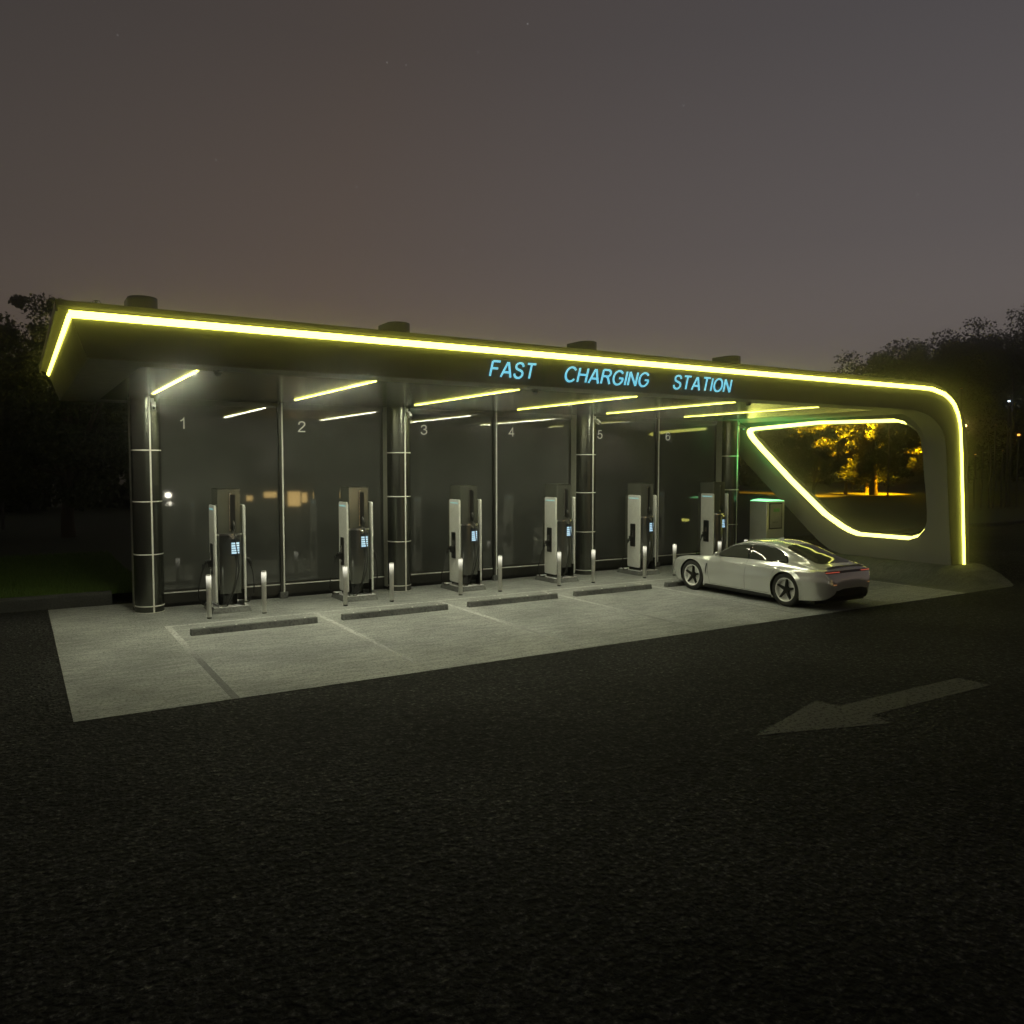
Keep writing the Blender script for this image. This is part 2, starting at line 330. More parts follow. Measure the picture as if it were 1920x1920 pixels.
# portal: curved corner + leg, solid band 0.9 thick in x; depth follows the end wall outline
walledge = [(4.3, 5.2), (3.75, 4.3), (2.95, 3.45), (1.64, 2.26), (.30, 1.06), (-.05, .76), (-.39, .56), (-.81, .43), (-.81, -.1)]
we = np.array(walledge)
def back_y(z):
    zz = we[::-1, 1]; yy = we[::-1, 0]
    return float(np.interp(z, zz, yy)) if z < 4.9 else BK
def hole_pts():
    h = [(2.50, 4.60), (-.2, 4.70), (-2.9, 4.64), (-3.22, 4.55), (-3.52, 4.34), (-3.70, 4.05), (-3.74, 3.6), (-3.79, 2.0), (-3.77, 1.63), (-3.68, 1.39), (-3.46, 1.15), (-3.15, 1.04),
         (-1.43, 1.04), (-1.1, 1.13), (-.80, 1.27), (-.19, 1.63), (1.11, 2.74), (2.30, 3.85), (2.56, 4.11), (2.69, 4.27), (2.75, 4.40), (2.73, 4.50), (2.64, 4.57)]
    return h
def inner_x(z):   # x of inner face at height z
    P = sorted([(p[1], p[0]) for p in inner if p[0] >= 17.9]); return float(np.interp(z, [a for a, b in P], [b for a, b in P]))
def outer_x(z):
    P = sorted([(p[1], p[0]) for p in outer if p[0] >= 18.3]); return float(np.interp(z, [a for a, b in P], [b for a, b in P]))
def wall_x(z): return 20.1 - .13 * z
# corner shell: from roof end to z = 4.75 (above the hole), parametrised by matched points
A = leg_o; B = leg_i
def resample(pl, n):
    P = np.array(pl); d = np.r_[0, np.cumsum(np.linalg.norm(np.diff(P, axis=0), axis=1))]
    t = np.linspace(0, d[-1], n); return [(float(np.interp(q, d, P[:, 0])), float(np.interp(q, d, P[:, 1]))) for q in t]
NA = 40
Ar = resample([(18.3, 5.5)] + [p for p in A if p[0] > 18.31], NA); Br = resample([(18.3, 4.72)] + [p for p in inner if p[0] > 18.31], NA)
# front face + outer face as mesh
front = MB(); vv = []; ff = []
for a, b in zip(Ar, Br): vv += [(a[0], F, a[1]), (b[0], F, b[1])]
for i in range(NA - 1): ff.append((2 * i, 2 * i + 1, 2 * i + 3, 2 * i + 2))
nb = len(vv)
for a in Ar: vv += [(a[0], back_y(a[1] - .1), a[1])]
for i in range(NA - 1): ff.append((2 * i, 2 * i + 2, nb + i + 1, nb + i))
# back closing strip between outer back edge and inner back edge
nc = len(vv)
for b in Br: vv += [(b[0], back_y(b[1] - .0), b[1])]
for i in range(NA - 1): ff.append((nb + i, nb + i + 1, nc + i + 1, nc + i))
front.add(vv, ff); front.build('portal_shell', M['clad'], can, smooth=True)
# inner wall face with hole -> polygon with a hole, triangulated by a bridge, on the curved inner surface
def wall_face():
    import bmesh
    from mathutils.geometry import tessellate_polygon
    out = [(F, -.1), (F, 4.88)]; 
    out = [(F + .002, -.1), (F + .002, 4.745), (4.05, 4.745)] + [(y, z) for y, z in walledge[1:]]
    hole = hole_pts()
    def P(y, z): return Vector((y, z, 0))
    tri = tessellate_polygon([[P(*p) for p in out], [P(*p) for p in hole]])
    allp = out + hole
    bm = bmesh.new(); bv = [bm.verts.new((0, y, z)) for y, z in allp]
    for t in tri:
        try: bm.faces.new([bv[i] for i in t])
        except Exception: pass
    # slice horizontally so it can bend with the curve
    for v in bm.verts: v.co.x = wall_x(v.co.z)
    me = bpy.data.meshes.new('end_wall'); bm.to_mesh(me); bm.free(); me.materials.append(M['wall'])
    o = bpy.data.objects.new('end_wall', me); C.objects.link(o); o.parent = can
    return o
wall = wall_face()
# rounded inner corner of the front leg
fl_ = [p for p in Br if p[1] > 2.95]; nf = len(fl_); YB = F + .60
fm = MB(); fm.add([(p[0], F, p[1]) for p in fl_] + [(p[0], YB, p[1]) for p in fl_] + [(19.46, YB, 4.745)], [(i, i + 1, nf + i + 1, nf + i) for i in range(nf - 1)] + [(nf + i, nf + i + 1, 2 * nf) for i in range(nf - 1)])
fm.build('rounded_corner', M['wall'], can, smooth=True)
# hole rim: chamfer then straight lining to the outer face
hp = np.array(hole_pts()); cen = hp.mean(0); nh = len(hp)
def inset(hp, d):
    n = len(hp); out = []
    for i in range(n):
        a = hp[i - 1]; b = hp[i]; c = hp[(i + 1) % n]
        e1 = (b - a) / np.linalg.norm(b - a); e2 = (c - b) / np.linalg.norm(c - b)
        n1 = np.array([-e1[1], e1[0]]); n2 = np.array([-e2[1], e2[0]]); m = n1 + n2; m /= np.linalg.norm(m)
        q = b + m * d / max(.5, m @ n1)
        out.append(q)
    out = np.array(out)
    return out
area = .5 * sum(hp[i - 1][0] * hp[i][1] - hp[i][0] * hp[i - 1][1] for i in range(nh)); sg = 1 if area > 0 else -1
def ring(d, dx): q = inset(hp, d * sg); return [(wall_x(hp[i][1]) + dx, q[i][0], q[i][1]) for i in range(nh)]
def band(r0, r1):
    mb = MB(); mb.add(r0 + r1, [(i, (i + 1) % nh, nh + (i + 1) % nh, nh + i) for i in range(nh)]); return mb
r0 = ring(0, 0); r1 = ring(.13, .28); r2 = ring(.13, .42)
MBx = MB(); MBx.add(r0 + r1 + r2, [(i, (i + 1) % nh, nh + (i + 1) % nh, nh + i) for i in range(nh)] + [(nh + i, nh + (i + 1) % nh, 2 * nh + (i + 1) % nh, 2 * nh + i) for i in range(nh)])
MBx.build('hole_lining', M['wall'], wall, recalc=False)
# outer skin on the far side with the same opening is the portal shell; cut it by building the hole through: remove shell faces there
ra_, rb_ = ring(.02, .035), ring(.112, .235); hs = MB(); hs.add(ra_ + rb_, [(i, (i + 1) % nh, nh + (i + 1) % nh, nh + i) for i in range(nh) if not 3 <= i <= 8]); hs.build('light_strip', M['strip2'], wall, recalc=False)
wall['label'] = 'pale rendered end wall with a large rounded trapezoid opening'

# replace the straight outer shell face by one with an opening
def cut_outer():
    o = [c for c in can.children if c.name.startswith('portal_shell')][0]
    import bmesh
    bm = bmesh.new(); bm.from_mesh(o.data)
    # drop the outer-side quads (those joining front outer edge to back outer edge) below z 5.0
    kill = []
    for f in bm.faces:
        c = f.calc_center_median(); ys_ = [v.co.y for v in f.verts]
        if max(ys_) - min(ys_) > 1.5 and c.z < 4.95 and c.x > outer_x(c.z) - .08: kill.append(f)
    zmax = max([v.co.z for f in kill for v in f.verts]); bmesh.ops.delete(bm, geom=kill, context='FACES')
    bm.to_mesh(o.data); bm.free()
    zz = np.linspace(-.1, zmax, 40); q0 = [(outer_x(z), F, z) for z in zz]; q1 = [(outer_x(z), F + .4, z) for z in zz]; q2 = [(min(outer_x(z), wall_x(z) + .42), F + .4, z) for z in zz]
    mb = MB(); mb.add(q0 + q1 + q2, [(i, i + 1, 41 + i, 40 + i) for i in range(39)] + [(40 + i, 41 + i, 81 + i, 80 + i) for i in range(39)]); mb.build('leg_return', M['clad'], can, recalc=False)
    from mathutils.geometry import tessellate_polygon
    out = [(F + .4, -.1), (F + .4, zmax), (back_y(zmax - .1), zmax)] + [(y, z + .1) for y, z in walledge if z + .1 < zmax]
    hole = [(p[1], p[2]) for p in r1]
    tri = tessellate_polygon([[Vector((a, b, 0)) for a, b in out], [Vector((a, b, 0)) for a, b in hole]]); allp = out + hole
    bm = bmesh.new(); bv = [bm.verts.new((0, y, z)) for y, z in allp]
    for t in tri:
        try: bm.faces.new([bv[i] for i in t])
        except Exception: pass
    for z in np.linspace(3.4, 4.9, 14): bmesh.ops.bisect_plane(bm, geom=bm.verts[:] + bm.edges[:] + bm.faces[:], plane_co=(0, 0, z), plane_no=(0, 0, 1))
    for v in bm.verts: v.co.x = wall_x(v.co.z) + .42
    me = bpy.data.meshes.new('outer_skin'); bm.to_mesh(me); bm.free(); me.materials.append(M['clad'])
    q = bpy.data.objects.new('outer_skin', me); C.objects.link(q); q.parent = can
cut_outer()
# darker fascia facing set just in front of the structure, from the inner edge up to the lip, following roof and leg
fa = MB(); NB = 90
Gr = resample([(-1.83, 5.41)] + [(p[0] + .0, p[1] + .085) if p[0] < 18.2 else p for p in [(18.1, 5.33)]] + [(p[0] + .04, p[1] + .05) for p in glowp if p[0] > 18.5], NB)
Ir = resample([(-1.56, 4.76)] + [p for p in inner[1:-1]] + [(20.06, .42)], NB)
def match(pl_a, pl_b, n):   # straight part shared by x, curved part by fraction
    xa = np.linspace(pl_a[0][0], 17.6, n); top = [(x, np.interp(x, [p[0] for p in pl_a[:3]], [p[1] for p in pl_a[:3]])) for x in xa]
    return top
gl = [(-1.78, 5.40), (17.6, 5.40)] + resample([(18.1, 5.40), (18.84, 5.39), (19.43, 5.28), (19.93, 5.02), (20.19, 4.70), (20.31, 4.36), (20.40, 3.6), (20.55, 2.09), (20.72, .41)], 40)
il = [(-1.56, 4.755), (17.6, 4.755)] + resample([p for p in inner[1:-1] if p[0] > 17.6] + [(20.06, .41)], 40)
vv = [];
for a, b in zip(gl, il): vv += [(a[0], F - .012, a[1]), (b[0], F - .012, b[1])]
fa.add(vv, [(2 * i, 2 * i + 1, 2 * i + 3, 2 * i + 2) for i in range(len(gl) - 1)])
# thin returns so the panel has thickness
n0 = len(fa.v)
fa.add([(p[0], y, p[1]) for p in gl for y in (F - .012, F)], [(2 * i, 2 * i + 2, 2 * i + 3, 2 * i + 1) for i in range(len(gl) - 1)])
fascia = fa.build('fascia', M['fascia'], can, recalc=False)
# front yellow strip: a tube of rectangular section following glowp, slightly proud
gp = [(-1.77, 5.335), (18.1, 5.335)] + resample([(18.4, 5.335), (18.83, 5.325), (19.4, 5.22), (19.72, 5.08), (19.92, 4.93), (20.12, 4.66), (20.235, 4.35), (20.33, 3.6), (20.48, 2.09), (20.64, .40)], 44)
sm = MB(); vv = []; hw = .049
for i, p in enumerate(gp):
    a = np.array(gp[max(i - 1, 0)]); b = np.array(gp[min(i + 1, len(gp) - 1)]); d = (b - a) / np.linalg.norm(b - a); nrm = np.array([-d[1], d[0]])
    q = np.array(p); hh_ = hw if p[0] < 18.5 else hw + (.026 - hw) * min(1, (5.33 - p[1]) / 1.1); u = q + nrm * hh_; w_ = q - nrm * hh_
    vv += [(u[0], F - .013, u[1]), (u[0], F - .06, u[1]), (w_[0], F - .06, w_[1]), (w_[0], F - .013, w_[1])]
m_ = len(gp); sm.add(vv, [(4 * i + k, 4 * i + 4 + k, 4 * i + 4 + (k + 1) % 4, 4 * i + (k + 1) % 4) for i in range(m_ - 1) for k in range(4)] + [(0, 1, 2, 3), (4 * m_ - 1, 4 * m_ - 2, 4 * m_ - 3, 4 * m_ - 4)])
sm.build('light_strip', M['strip'], can)
# left strip on the slanted end
c0 = Vector((-1.772, 0, 5.345)); c1 = Vector((-1.735, 0, 5.295)); nn = Vector((-.82, 0, -.57))
ls = MB(); vv = []
for y in (F - .03, 4.2):
    for c in (c0, c1):
        for k in (-.004, .022): q = c + nn * k; vv.append((q.x, y, q.z))
ls.add(vv, [(0, 1, 3, 2), (4, 6, 7, 5), (0, 4, 5, 1), (2, 3, 7, 6), (1, 5, 7, 3), (0, 2, 6, 4)]); ls.build('light_strip', M['strip'], can)
# roof lip, brighter top edge cap
lip = MB(); lip.box(-1.93, 18.3, F - .02, F, 5.44, 5.52); lip.box(-1.93, -1.9, F - .02, BK, 5.36, 5.52)
lip.build('roof_lip', M['clad'], can)
# soffit border and polished ceiling
sb = MB(); zc = 4.75
sb.box(-1.53, 18.3, F + .004, -3.74, 4.742, 4.75); sb.box(-1.53, 18.3, 3.36, BK - .01, 4.742, 4.75)
sb.box(-1.53, -.78, -3.74, 3.36, 4.742, 4.75); sb.box(17.37, 18.3, -3.74, 3.36, 4.742, 4.75); sb.box(18.3, 19.47, F + .61, BK - .01, 4.742, 4.75); sb.box(18.3, 18.8, F + .004, F + .61, 4.742, 4.75)
sb.build('soffit_border', M['soffit'], can)
MB().box(-.78, 17.37, -3.74, 3.36, 4.745, 4.752).build('ceiling', M['ceil'], can)

def arc(cx, cy, rx, ry, a0, a1, n=14): return [(cx + rx * math.cos(R(a0 + (a1 - a0) * k / n)), cy + ry * math.sin(R(a0 + (a1 - a0) * k / n))) for k in range(n + 1)]
GL = {   # centre lines of grotesque capitals and figures, height 1 ; (width, strokes)
 'F': (.60, [[(0, 0), (0, 1)], [(0, 1), (.60, 1)], [(0, .53), (.52, .53)]]),
 'A': (.80, [[(0, -.02), (.37, 1)], [(.43, 1), (.80, -.02)], [(.14, .32), (.66, .32)]]),
 'S': (.66, [[(.63, .76), (.60, .86), (.52, .95), (.40, 1), (.26, 1), (.12, .95), (.04, .85), (.04, .72), (.10, .62), (.24, .56), (.45, .50), (.58, .44), (.66, .34), (.66, .20), (.58, .08), (.44, 0), (.26, 0), (.11, .06), (.03, .16), (0, .28)]]),
 'T': (.72, [[(0, 1), (.72, 1)], [(.36, 1), (.36, 0)]]),
 'C': (.80, [arc(.42, .5, .42, .5, 38, 322, 24)]),
 'H': (.68, [[(0, 0), (0, 1)], [(.68, 0), (.68, 1)], [(0, .53), (.68, .53)]]),
 'R': (.72, [[(0, 0), (0, 1)], [(0, 1), (.44, 1)] + arc(.42, .77, .24, .23, 80, -80, 10) + [(.42, .54), (0, .54)], [(.36, .54), (.50, .42), (.72, 0)]]),
 'G': (.84, [arc(.42, .5, .42, .5, 40, 338, 24) + [(.82, .46)], [(.46, .47), (.84, .47)]]),
 'I': (.02, [[(0, 0), (0, 1)]]), 'N': (.68, [[(0, 0), (0, 1)], [(0, 1), (.68, 0)], [(.68, 0), (.68, 1)]]),
 'O': (.86, [arc(.43, .5, .43, .5, 0, 360, 32)]),
 '1': (.34, [[(0, .74), (.18, .84), (.30, 1), (.30, 0)]]),
 '2': (.58, [[(.02, .70), (.05, .86), (.16, .97), (.30, 1), (.46, .96), (.55, .84), (.54, .68), (.44, .52), (.22, .30), (.06, .12), (0, 0), (.60, 0)]]),
 '3': (.58, [[(.02, .76), (.08, .92), (.26, 1), (.44, .96), (.53, .84), (.50, .66), (.38, .56), (.24, .55)], [(.24, .55), (.42, .52), (.56, .42), (.58, .26), (.50, .09), (.30, 0), (.12, .05), (.02, .14), (0, .26)]]),
 '4': (.62, [[(.46, 0), (.46, 1), (0, .30), (.64, .30)]]),
 '5': (.58, [[(.54, 1), (.14, 1), (.07, .52), (.22, .62), (.38, .62), (.54, .52), (.59, .34), (.52, .11), (.34, 0), (.14, .03), (.03, .14), (0, .26)]]),
 '6': (.58, [[(.56, .80), (.48, .95), (.32, 1), (.14, .92), (.03, .70), (0, .42), (.03, .18), (.16, .02), (.32, 0), (.50, .08), (.58, .28), (.54, .50), (.38, .62), (.20, .59), (.06, .44), (.01, .34)]]),
}
def ribbon(mb, pl, w_, f, d):
    P = [np.array(p, float) for p in pl]; n = len(P); Lf, Rt = [], []
    for i in range(n):
        a = P[max(i - 1, 0)]; b = P[min(i + 1, n - 1)]
        if 0 < i < n - 1:
            e1 = (P[i] - a) / np.linalg.norm(P[i] - a); e2 = (b - P[i]) / np.linalg.norm(b - P[i]); n1 = np.array([-e1[1], e1[0]]); n2 = np.array([-e2[1], e2[0]]); m_ = n1 + n2; m_ /= np.linalg.norm(m_) + 1e-9
            o = m_ * w_ / max(.45, float(m_ @ n1))
        else:
            e1 = (b - a) / np.linalg.norm(b - a); o = np.array([-e1[1], e1[0]]) * w_
        Lf.append(P[i] + o); Rt.append(P[i] - o)
    vs = [f(p, d) for p in Lf] + [f(p, d) for p in Rt] + [f(p, 0) for p in Lf] + [f(p, 0) for p in Rt]
    fs = []
    for i in range(n - 1): fs += [(i, i + 1, n + i + 1, n + i), (i, 2 * n + i, 2 * n + i + 1, i + 1), (n + i, n + i + 1, 3 * n + i + 1, 3 * n + i)]
    mb.add(vs, fs)
def mk_text(s, mat, parent, x0, x1, z0, z1, y, shear=0., depth=.012, name='lettering'):
    h = z1 - z0; t = .068 if shear else .058; gap = .26; tot = sum(GL[c][0] for c in s) + gap * (len(s) - 1) + 2 * t + shear
    sx = (x1 - x0) / tot; cx = t; mb = MB()
    for c in s:
        w_, st = GL[c]
        for q, pl in enumerate(st):
            def f(p, d): 
                zz = t + p[1] * (1 - 2 * t); return (x0 + sx * (cx + p[0] + shear * zz), y - d, z0 + h * zz)
            ribbon(mb, pl, t, f, depth + q * .0007)
        cx += w_ + gap
    return mb.build(name, mat, parent, recalc=False)
for s, x0, x1 in (('FAST', 4.96, 6.02), ('CHARGING', 6.62, 8.84), ('STATION', 9.43, 11.22)):
    mk_text(s, M['blue'], can, x0, x1, 4.85, 5.17, F - .014, .30)['label'] = 'glowing light blue slanted letters reading ' + s

# columns: rounded front, flat sides, rising through the roof
def stadium(r, y0, y1, n=14):
    return [(r * math.cos(PI + PI * k / n), y0 + r * 1.0 * math.sin(PI + PI * k / n)) for k in range(n + 1)] + [(r, y1), (-r, y1)]
for k in range(4):
    X = 6 * k
    pl = stadium(.30, 2.04, 2.42)
    c = MB().prism(pl, 0 if k < 3 else -.05, 4.742, lambda p, t: (X + p[0], p[1], t)).build('column', M['col'], can, smooth=True)
    MB().prism(stadium(.305, 2.04, 2.62), 5.5, 6.88, lambda p, t: (X + p[0], p[1], t)).build('column_cap', M['col'], c, smooth=True, bevel=.02)
    tr = MB()
    for z in (.15, 1.29, 2.45, 3.57): tr.prism(stadium(.303, 2.04, 2.30), z - .013, z + .013, lambda p, t: (X + p[0], p[1], t))
    tr.box(X + .028, X + .062, 2.04 - .306, 2.04 - .28, .0, 4.74)
    tr.prism(stadium(.304, 2.04, 2.30), .002, .016, lambda p, t: (X + p[0], p[1], t))
    tr.build('column_trim', M['trim'], c)
    MB().box(X - .306, X - .3, 2.10, 2.42, .1, 4.74).build('side_panel', M['colside'], c)
# windows between the columns
YW = 2.36
for k in range(6):
    a = 3 * k + (.30 if k % 2 == 0 else .06); b = 3 * k + 3 - (.06 if k % 2 == 0 else .30)
    if k % 2 == 1: a = 3 * k + .10
    if k % 2 == 0: b = 3 * k + 3 - .02
    gl_ = MB().box(a, b, YW, YW + .03, .38, 4.70).build('window', M['glass'], can)
    for z0, z1 in ((.10, .325), (4.62, 4.74), (.355, .40)): MB().box(a, b, YW - .03, YW - .002, z0, z1).build('frame_rail', M['frame'], gl_)
    MB().box(a, b, YW - .035, YW - .003, .327, .353).build('trim_line', M['trim'], gl_)
    nx_ = (.82, 3.57, 6.87, 9.61, 12.77, 15.52)[k]
    mk_text(str(k + 1), M['numb'], gl_, nx_ - (.06 if k == 0 else .095), nx_ + (.05 if k == 0 else .095), 4.06, 4.33, YW - .001, 0, .004, 'number')
for k in range(3):
    X = 6 * k + 3.04
    m1 = MB().box(X - .065, X + .03, YW - .09, YW + .05, .16, 4.74).build('mullion', M['frame'], can, bevel=.004)
    MB().box(X + .0, X + .034, YW - .105, YW - .091, .16, 4.74).build('trim_line', M['trim'], m1)
    MB().box(X - .09, X + .10, YW - .12, YW + .08, .0, .158).build('mullion_foot', M['block'], m1, bevel=.006)
for k in range(3):
    X = 6 * k + 5.62
    MB().box(X, X + .03, YW - .02, YW - .002, .4, 4.62).build('glazing_bar', M['frame'], can)
MB().box(.3, 17.7, YW + .06, YW + .2, .0, .35).build('plinth_wall', M['black'], can)

# ceiling light strips, each a thing with its lamp
ords = ['first', 'second', 'third', 'fourth', 'fifth', 'sixth']
for k in range(6):
    X = .04 + 3 * k
    t = empty('ceiling_light', (X, -1.33, 4.742))
    tag(t, ords[k] + ' yellow strip light from the left under the canopy ceiling', 'ceiling light', 'strip lights under the canopy')
    MB().box(-.019, .019, -2.43, 2.43, -.02, 0).build('diffuser', M['stripc'], t)
    MB().box(-.045, .045, -2.45, 2.45, 0.0, .003).build('mounting_channel', M['silver'], t)
    la = bpy.data.lights.new('strip_lamp', 'AREA'); la.shape = 'RECTANGLE'; la.size = .022; la.size_y = 4.86; la.energy = (104, 102, 96, 92, 92, 16)[k]; la.color = (1, 1, .70)
    lo = bpy.data.objects.new('strip_lamp', la); lo.location = (0, 0, -.028); lo.parent = t; C.objects.link(lo)

# security cameras on the column fronts and dome cameras on the soffit
def bullet_cam():
    t = empty('security_camera')
    MB().box(-.03, .03, -.01, .02, .0, .09).build('bracket', M['silver'], t, bevel=.005)
    b = MB().box(-.04, .04, -.20, .02, -.05, .05); o = b.build('camera_body', M['silver'], t, bevel=.012, loc=(0, -.05, -.03)); o.rotation_euler = (R(-32 + 60), 0, R(-25))
    l_ = MB().lathe([(.028, -.23), (.028, -.199)], n=16, axis='y').build('lens', M['black'], o)
    return t
bc = bullet_cam()
lab = ['first column from the left, beside window 1', 'second column from the left, beside window 3', 'third column from the left, beside window 5', 'rightmost column near the end wall opening']
for k in range(4):
    o = bc if k == 0 else copy_tree(bc)
    o.location = (6 * k + .11, 1.73, 4.60); o.rotation_euler = (0, 0, R(18))
    tag(o, 'small silver camera at the top of the ' + lab[k], 'camera', 'security cameras on the columns')
def dome():
    t = empty('dome_camera')
    MB().lathe([(.075, 0), (.075, -.03), (.062, -.035)], n=20).build('housing', M['soffit'], t)
    MB().lathe([(.06, -.035), (.056, -.06), (.04, -.085), (.015, -.098)], n=20).build('dome', M['gloss'], t, smooth=True)
    return t
dc = dome()
for k, lb in enumerate(['by the first strip light at the left', 'near the middle, below the word FAST', 'at the right, below the end of STATION']):
    o = dc if k == 0 else copy_tree(dc); o.location = (6 * k + .32, -3.92, 4.741)
    tag(o, 'dark dome camera under the canopy edge ' + lb, 'camera', 'dome cameras on the front soffit')

# ------------------------------------------------------------------ chargers
def make_charger():
    t = empty('fast_charger')
    p = MB(); p.add([(-.42, -.50, 0), (.42, -.50, 0), (.42, .52, 0), (-.42, .52, 0), (-.38, -.46, .125), (.38, -.46, .125), (.38, .48, .125), (-.38, .48, .125)],
                    [(3, 2, 1, 0), (4, 5, 6, 7), (0, 1, 5, 4), (1, 2, 6, 5), (2, 3, 7, 6), (3, 0, 4, 7)])
    p.build('plinth', M['plinth'], t, bevel=.006)
    MB().box(-.375, .375, -.455, .475, .126, .132).build('plinth_plate', M['plate'], t)
    # side panels, rounded slabs
    for s in (-1, 1):
        x0, x1 = (-.335, -.285) if s < 0 else (.285, .335)
        sp = MB().prism(rrect(-.42, .13, .22, 2.37, .05), x0, x1, lambda p, q: (q, p[0], p[1])).build('side_panel', M['silver'], t, bevel=.012, seg=3, smooth=True)
        xo = x0 - .004 if s < 0 else x1 + .004; xi = x0 + .0 if s < 0 else x1
        MB().box(min(xo, xi), max(xo, xi), -.36, .07, 2.265, 2.295).build('indicator_light', M['cyan'], sp)
        hx = (xo - .012, xi) if s < 0 else (xi, xo + .012)
        h = MB().prism(rrect(-.24, -.01, .84, 1.52, .03), hx[0], hx[1], lambda p, q: (q, p[0], p[1])).build('holster', M['black'], sp, bevel=.006)
        sx = hx[0] if s < 0 else hx[1]
        MB().prism(rrect(-.165, -.075, 1.14, 1.32, .03), sx - .03 * (s < 0), sx + .03 * (s > 0), lambda p, q: (q, p[0], p[1])).build('socket_plate', M['chrome'], h, bevel=.006)
        MB().lathe([(.03, sx - .03 if s < 0 else sx + .03), (.03, sx)], c=(0, -.12, .95), n=14, axis='x').build('lock_ring', M['chrome'], h)
        gun = MB(); gun.tube([(sx, -.12, 1.14), (sx + s * .10, -.12, 1.12), (sx + s * .15, -.11, 1.05), (sx + s * .16, -.10, .97)], [.045, .05, .036, .028], 12)
        gun.box(min(sx, sx + s * .08), max(sx, sx + s * .08), -.16, -.08, 1.0, 1.16)
        gun.build('charging_gun', M['black'], h, smooth=True)
        cb = MB(); P0 = [(sx + s * .16, -.10, .97), (sx + s * .20, -.08, .85), (sx + s * .24, -.02, .6), (sx + s * .25, .06, .35), (sx + s * .16, .08, .15), (sx + s * .03, .02, .15)]
        cb.tube(cr(P0, 8), .013, 8); cb.build('cable', M['rubber'], h, smooth=True)
    # upper cabinet
    up = MB().box(-.245, .245, -.34, .26, 1.62, 2.72).build('upper_cabinet', M['smoke'], t, bevel=.008)
    MB().box(-.245, .245, -.345, .265, 2.722, 2.73).build('top_plate', M['frame'], up)
    MB().box(-.285, .285, -.30, .30, .50, 2.36).build('core_cabinet', M['smoke'], t)
    slot = MB().box(.02, .13, -.352, -.341, 1.83, 2.60).build('cable_slot', M['black'], up, bevel=.003)
    MB().box(.0, .018, -.365, -.342, 1.80, 2.63).build('slot_trim', M['chrome'], up)
    MB().box(.0, .045, -.368, -.342, 2.60, 2.635).build('slot_trim', M['chrome'], up)
    gunb = MB(); gunb.tube([(.075, -.37, 2.02), (.078, -.40, 1.94), (.08, -.40, 1.86), (.08, -.385, 1.80)], [.022, .04, .04, .02], 12); gunb.build('charging_gun', M['black'], up, smooth=True)
    # lower glossy half-round cabinet with chrome ledge
    def hr(r, d, n=18): return [(-.285, -.30)] + [(-.285 * math.cos(PI * k / n), -.30 - d * math.sin(PI * k / n)) for k in range(n + 1)] + [(.285, -.30)]
    low = MB().prism(hr(.285, .165), .42, 1.70, lambda p, q: (p[0], p[1], q)).build('lower_cabinet', M['mirror'], t, smooth=True)
    MB().prism(hr(.285, .185), 1.701, 1.745, lambda p, q: (p[0], p[1], q)).build('ledge', M['chrome'], t, smooth=True)
    MB().prism([(-.03, 1.70), (.13, 1.70), (.075, 1.63), (.03, 1.63)], -.50, -.40, lambda p, q: (p[0], q, p[1])).build('cable_guide', M['chrome'], t, bevel=.004)
    sk = MB().prism([(p[0], p[1]) for p in hr(.285, .10)], .134, .415, lambda p, q: (p[0] * .7, p[1] + .22, q)).build('base_core', M['gloss'], t, smooth=True)
    for s in (-1, 1): MB().box(s * .277 - .006, s * .277 + .006, -.42, .1, .133, .50).build('skirt_glass', M['gloss'], t)
    # screen curved on the front
    sc = MB(); n = 18; a0, a1 = R(88), R(133)
    def cyl(a, z, off): return (-(.285 + off) * math.cos(a), -.30 - (.165 + off) * math.sin(a), z)
    ang = [a0 + (a1 - a0) * i / 10 for i in range(11)]
    sc.add([cyl(a, z, .003) for a in ang for z in (1.26, 1.62)], [(2 * i, 2 * i + 2, 2 * i + 3, 2 * i + 1) for i in range(10)])
    so = sc.build('screen', M['black'], t, smooth=True)
    bars = MB(); ang = [R(92) + (R(130) - R(92)) * i / 10 for i in range(11)]
    for r_ in range(5):
        z0 = 1.30 + r_ * .052
        bars.add([cyl(a, z, .006) for a in ang for z in (z0, z0 + .038)], [(2 * i, 2 * i + 2, 2 * i + 3, 2 * i + 1) for i in range(10)])
    bars.build('display_bars', M['screen'], so)
    cb = MB(); cb.tube(cr([(.08, -.385, 1.80), (.085, -.50, 1.70), (.10, -.492, 1.5), (.14, -.50, 1.2), (.15, -.50, .9), (.06, -.50, .55), (-.04, -.47, .3), (-.10, -.42, .15), (-.20, -.43, .14)], 8), .013, 8)
    cb.build('cable', M['rubber'], t, smooth=True)
    return t
ch = make_charger()
clab = ['in bay 1 at the far left, in front of window 1', 'in bay 2, left of the second column', 'in bay 3, just right of the second column', 'in bay 4, just left of the third column', 'in bay 5, between the third column and the white car', 'in bay 6, behind the front of the white car']
for k in range(6):
    o = ch if k == 0 else copy_tree(ch); o.location = (1.52 + 3 * k, 1.385, .001)
    tag(o, 'silver charger ' + clab[k], 'charger', 'fast chargers in a row')
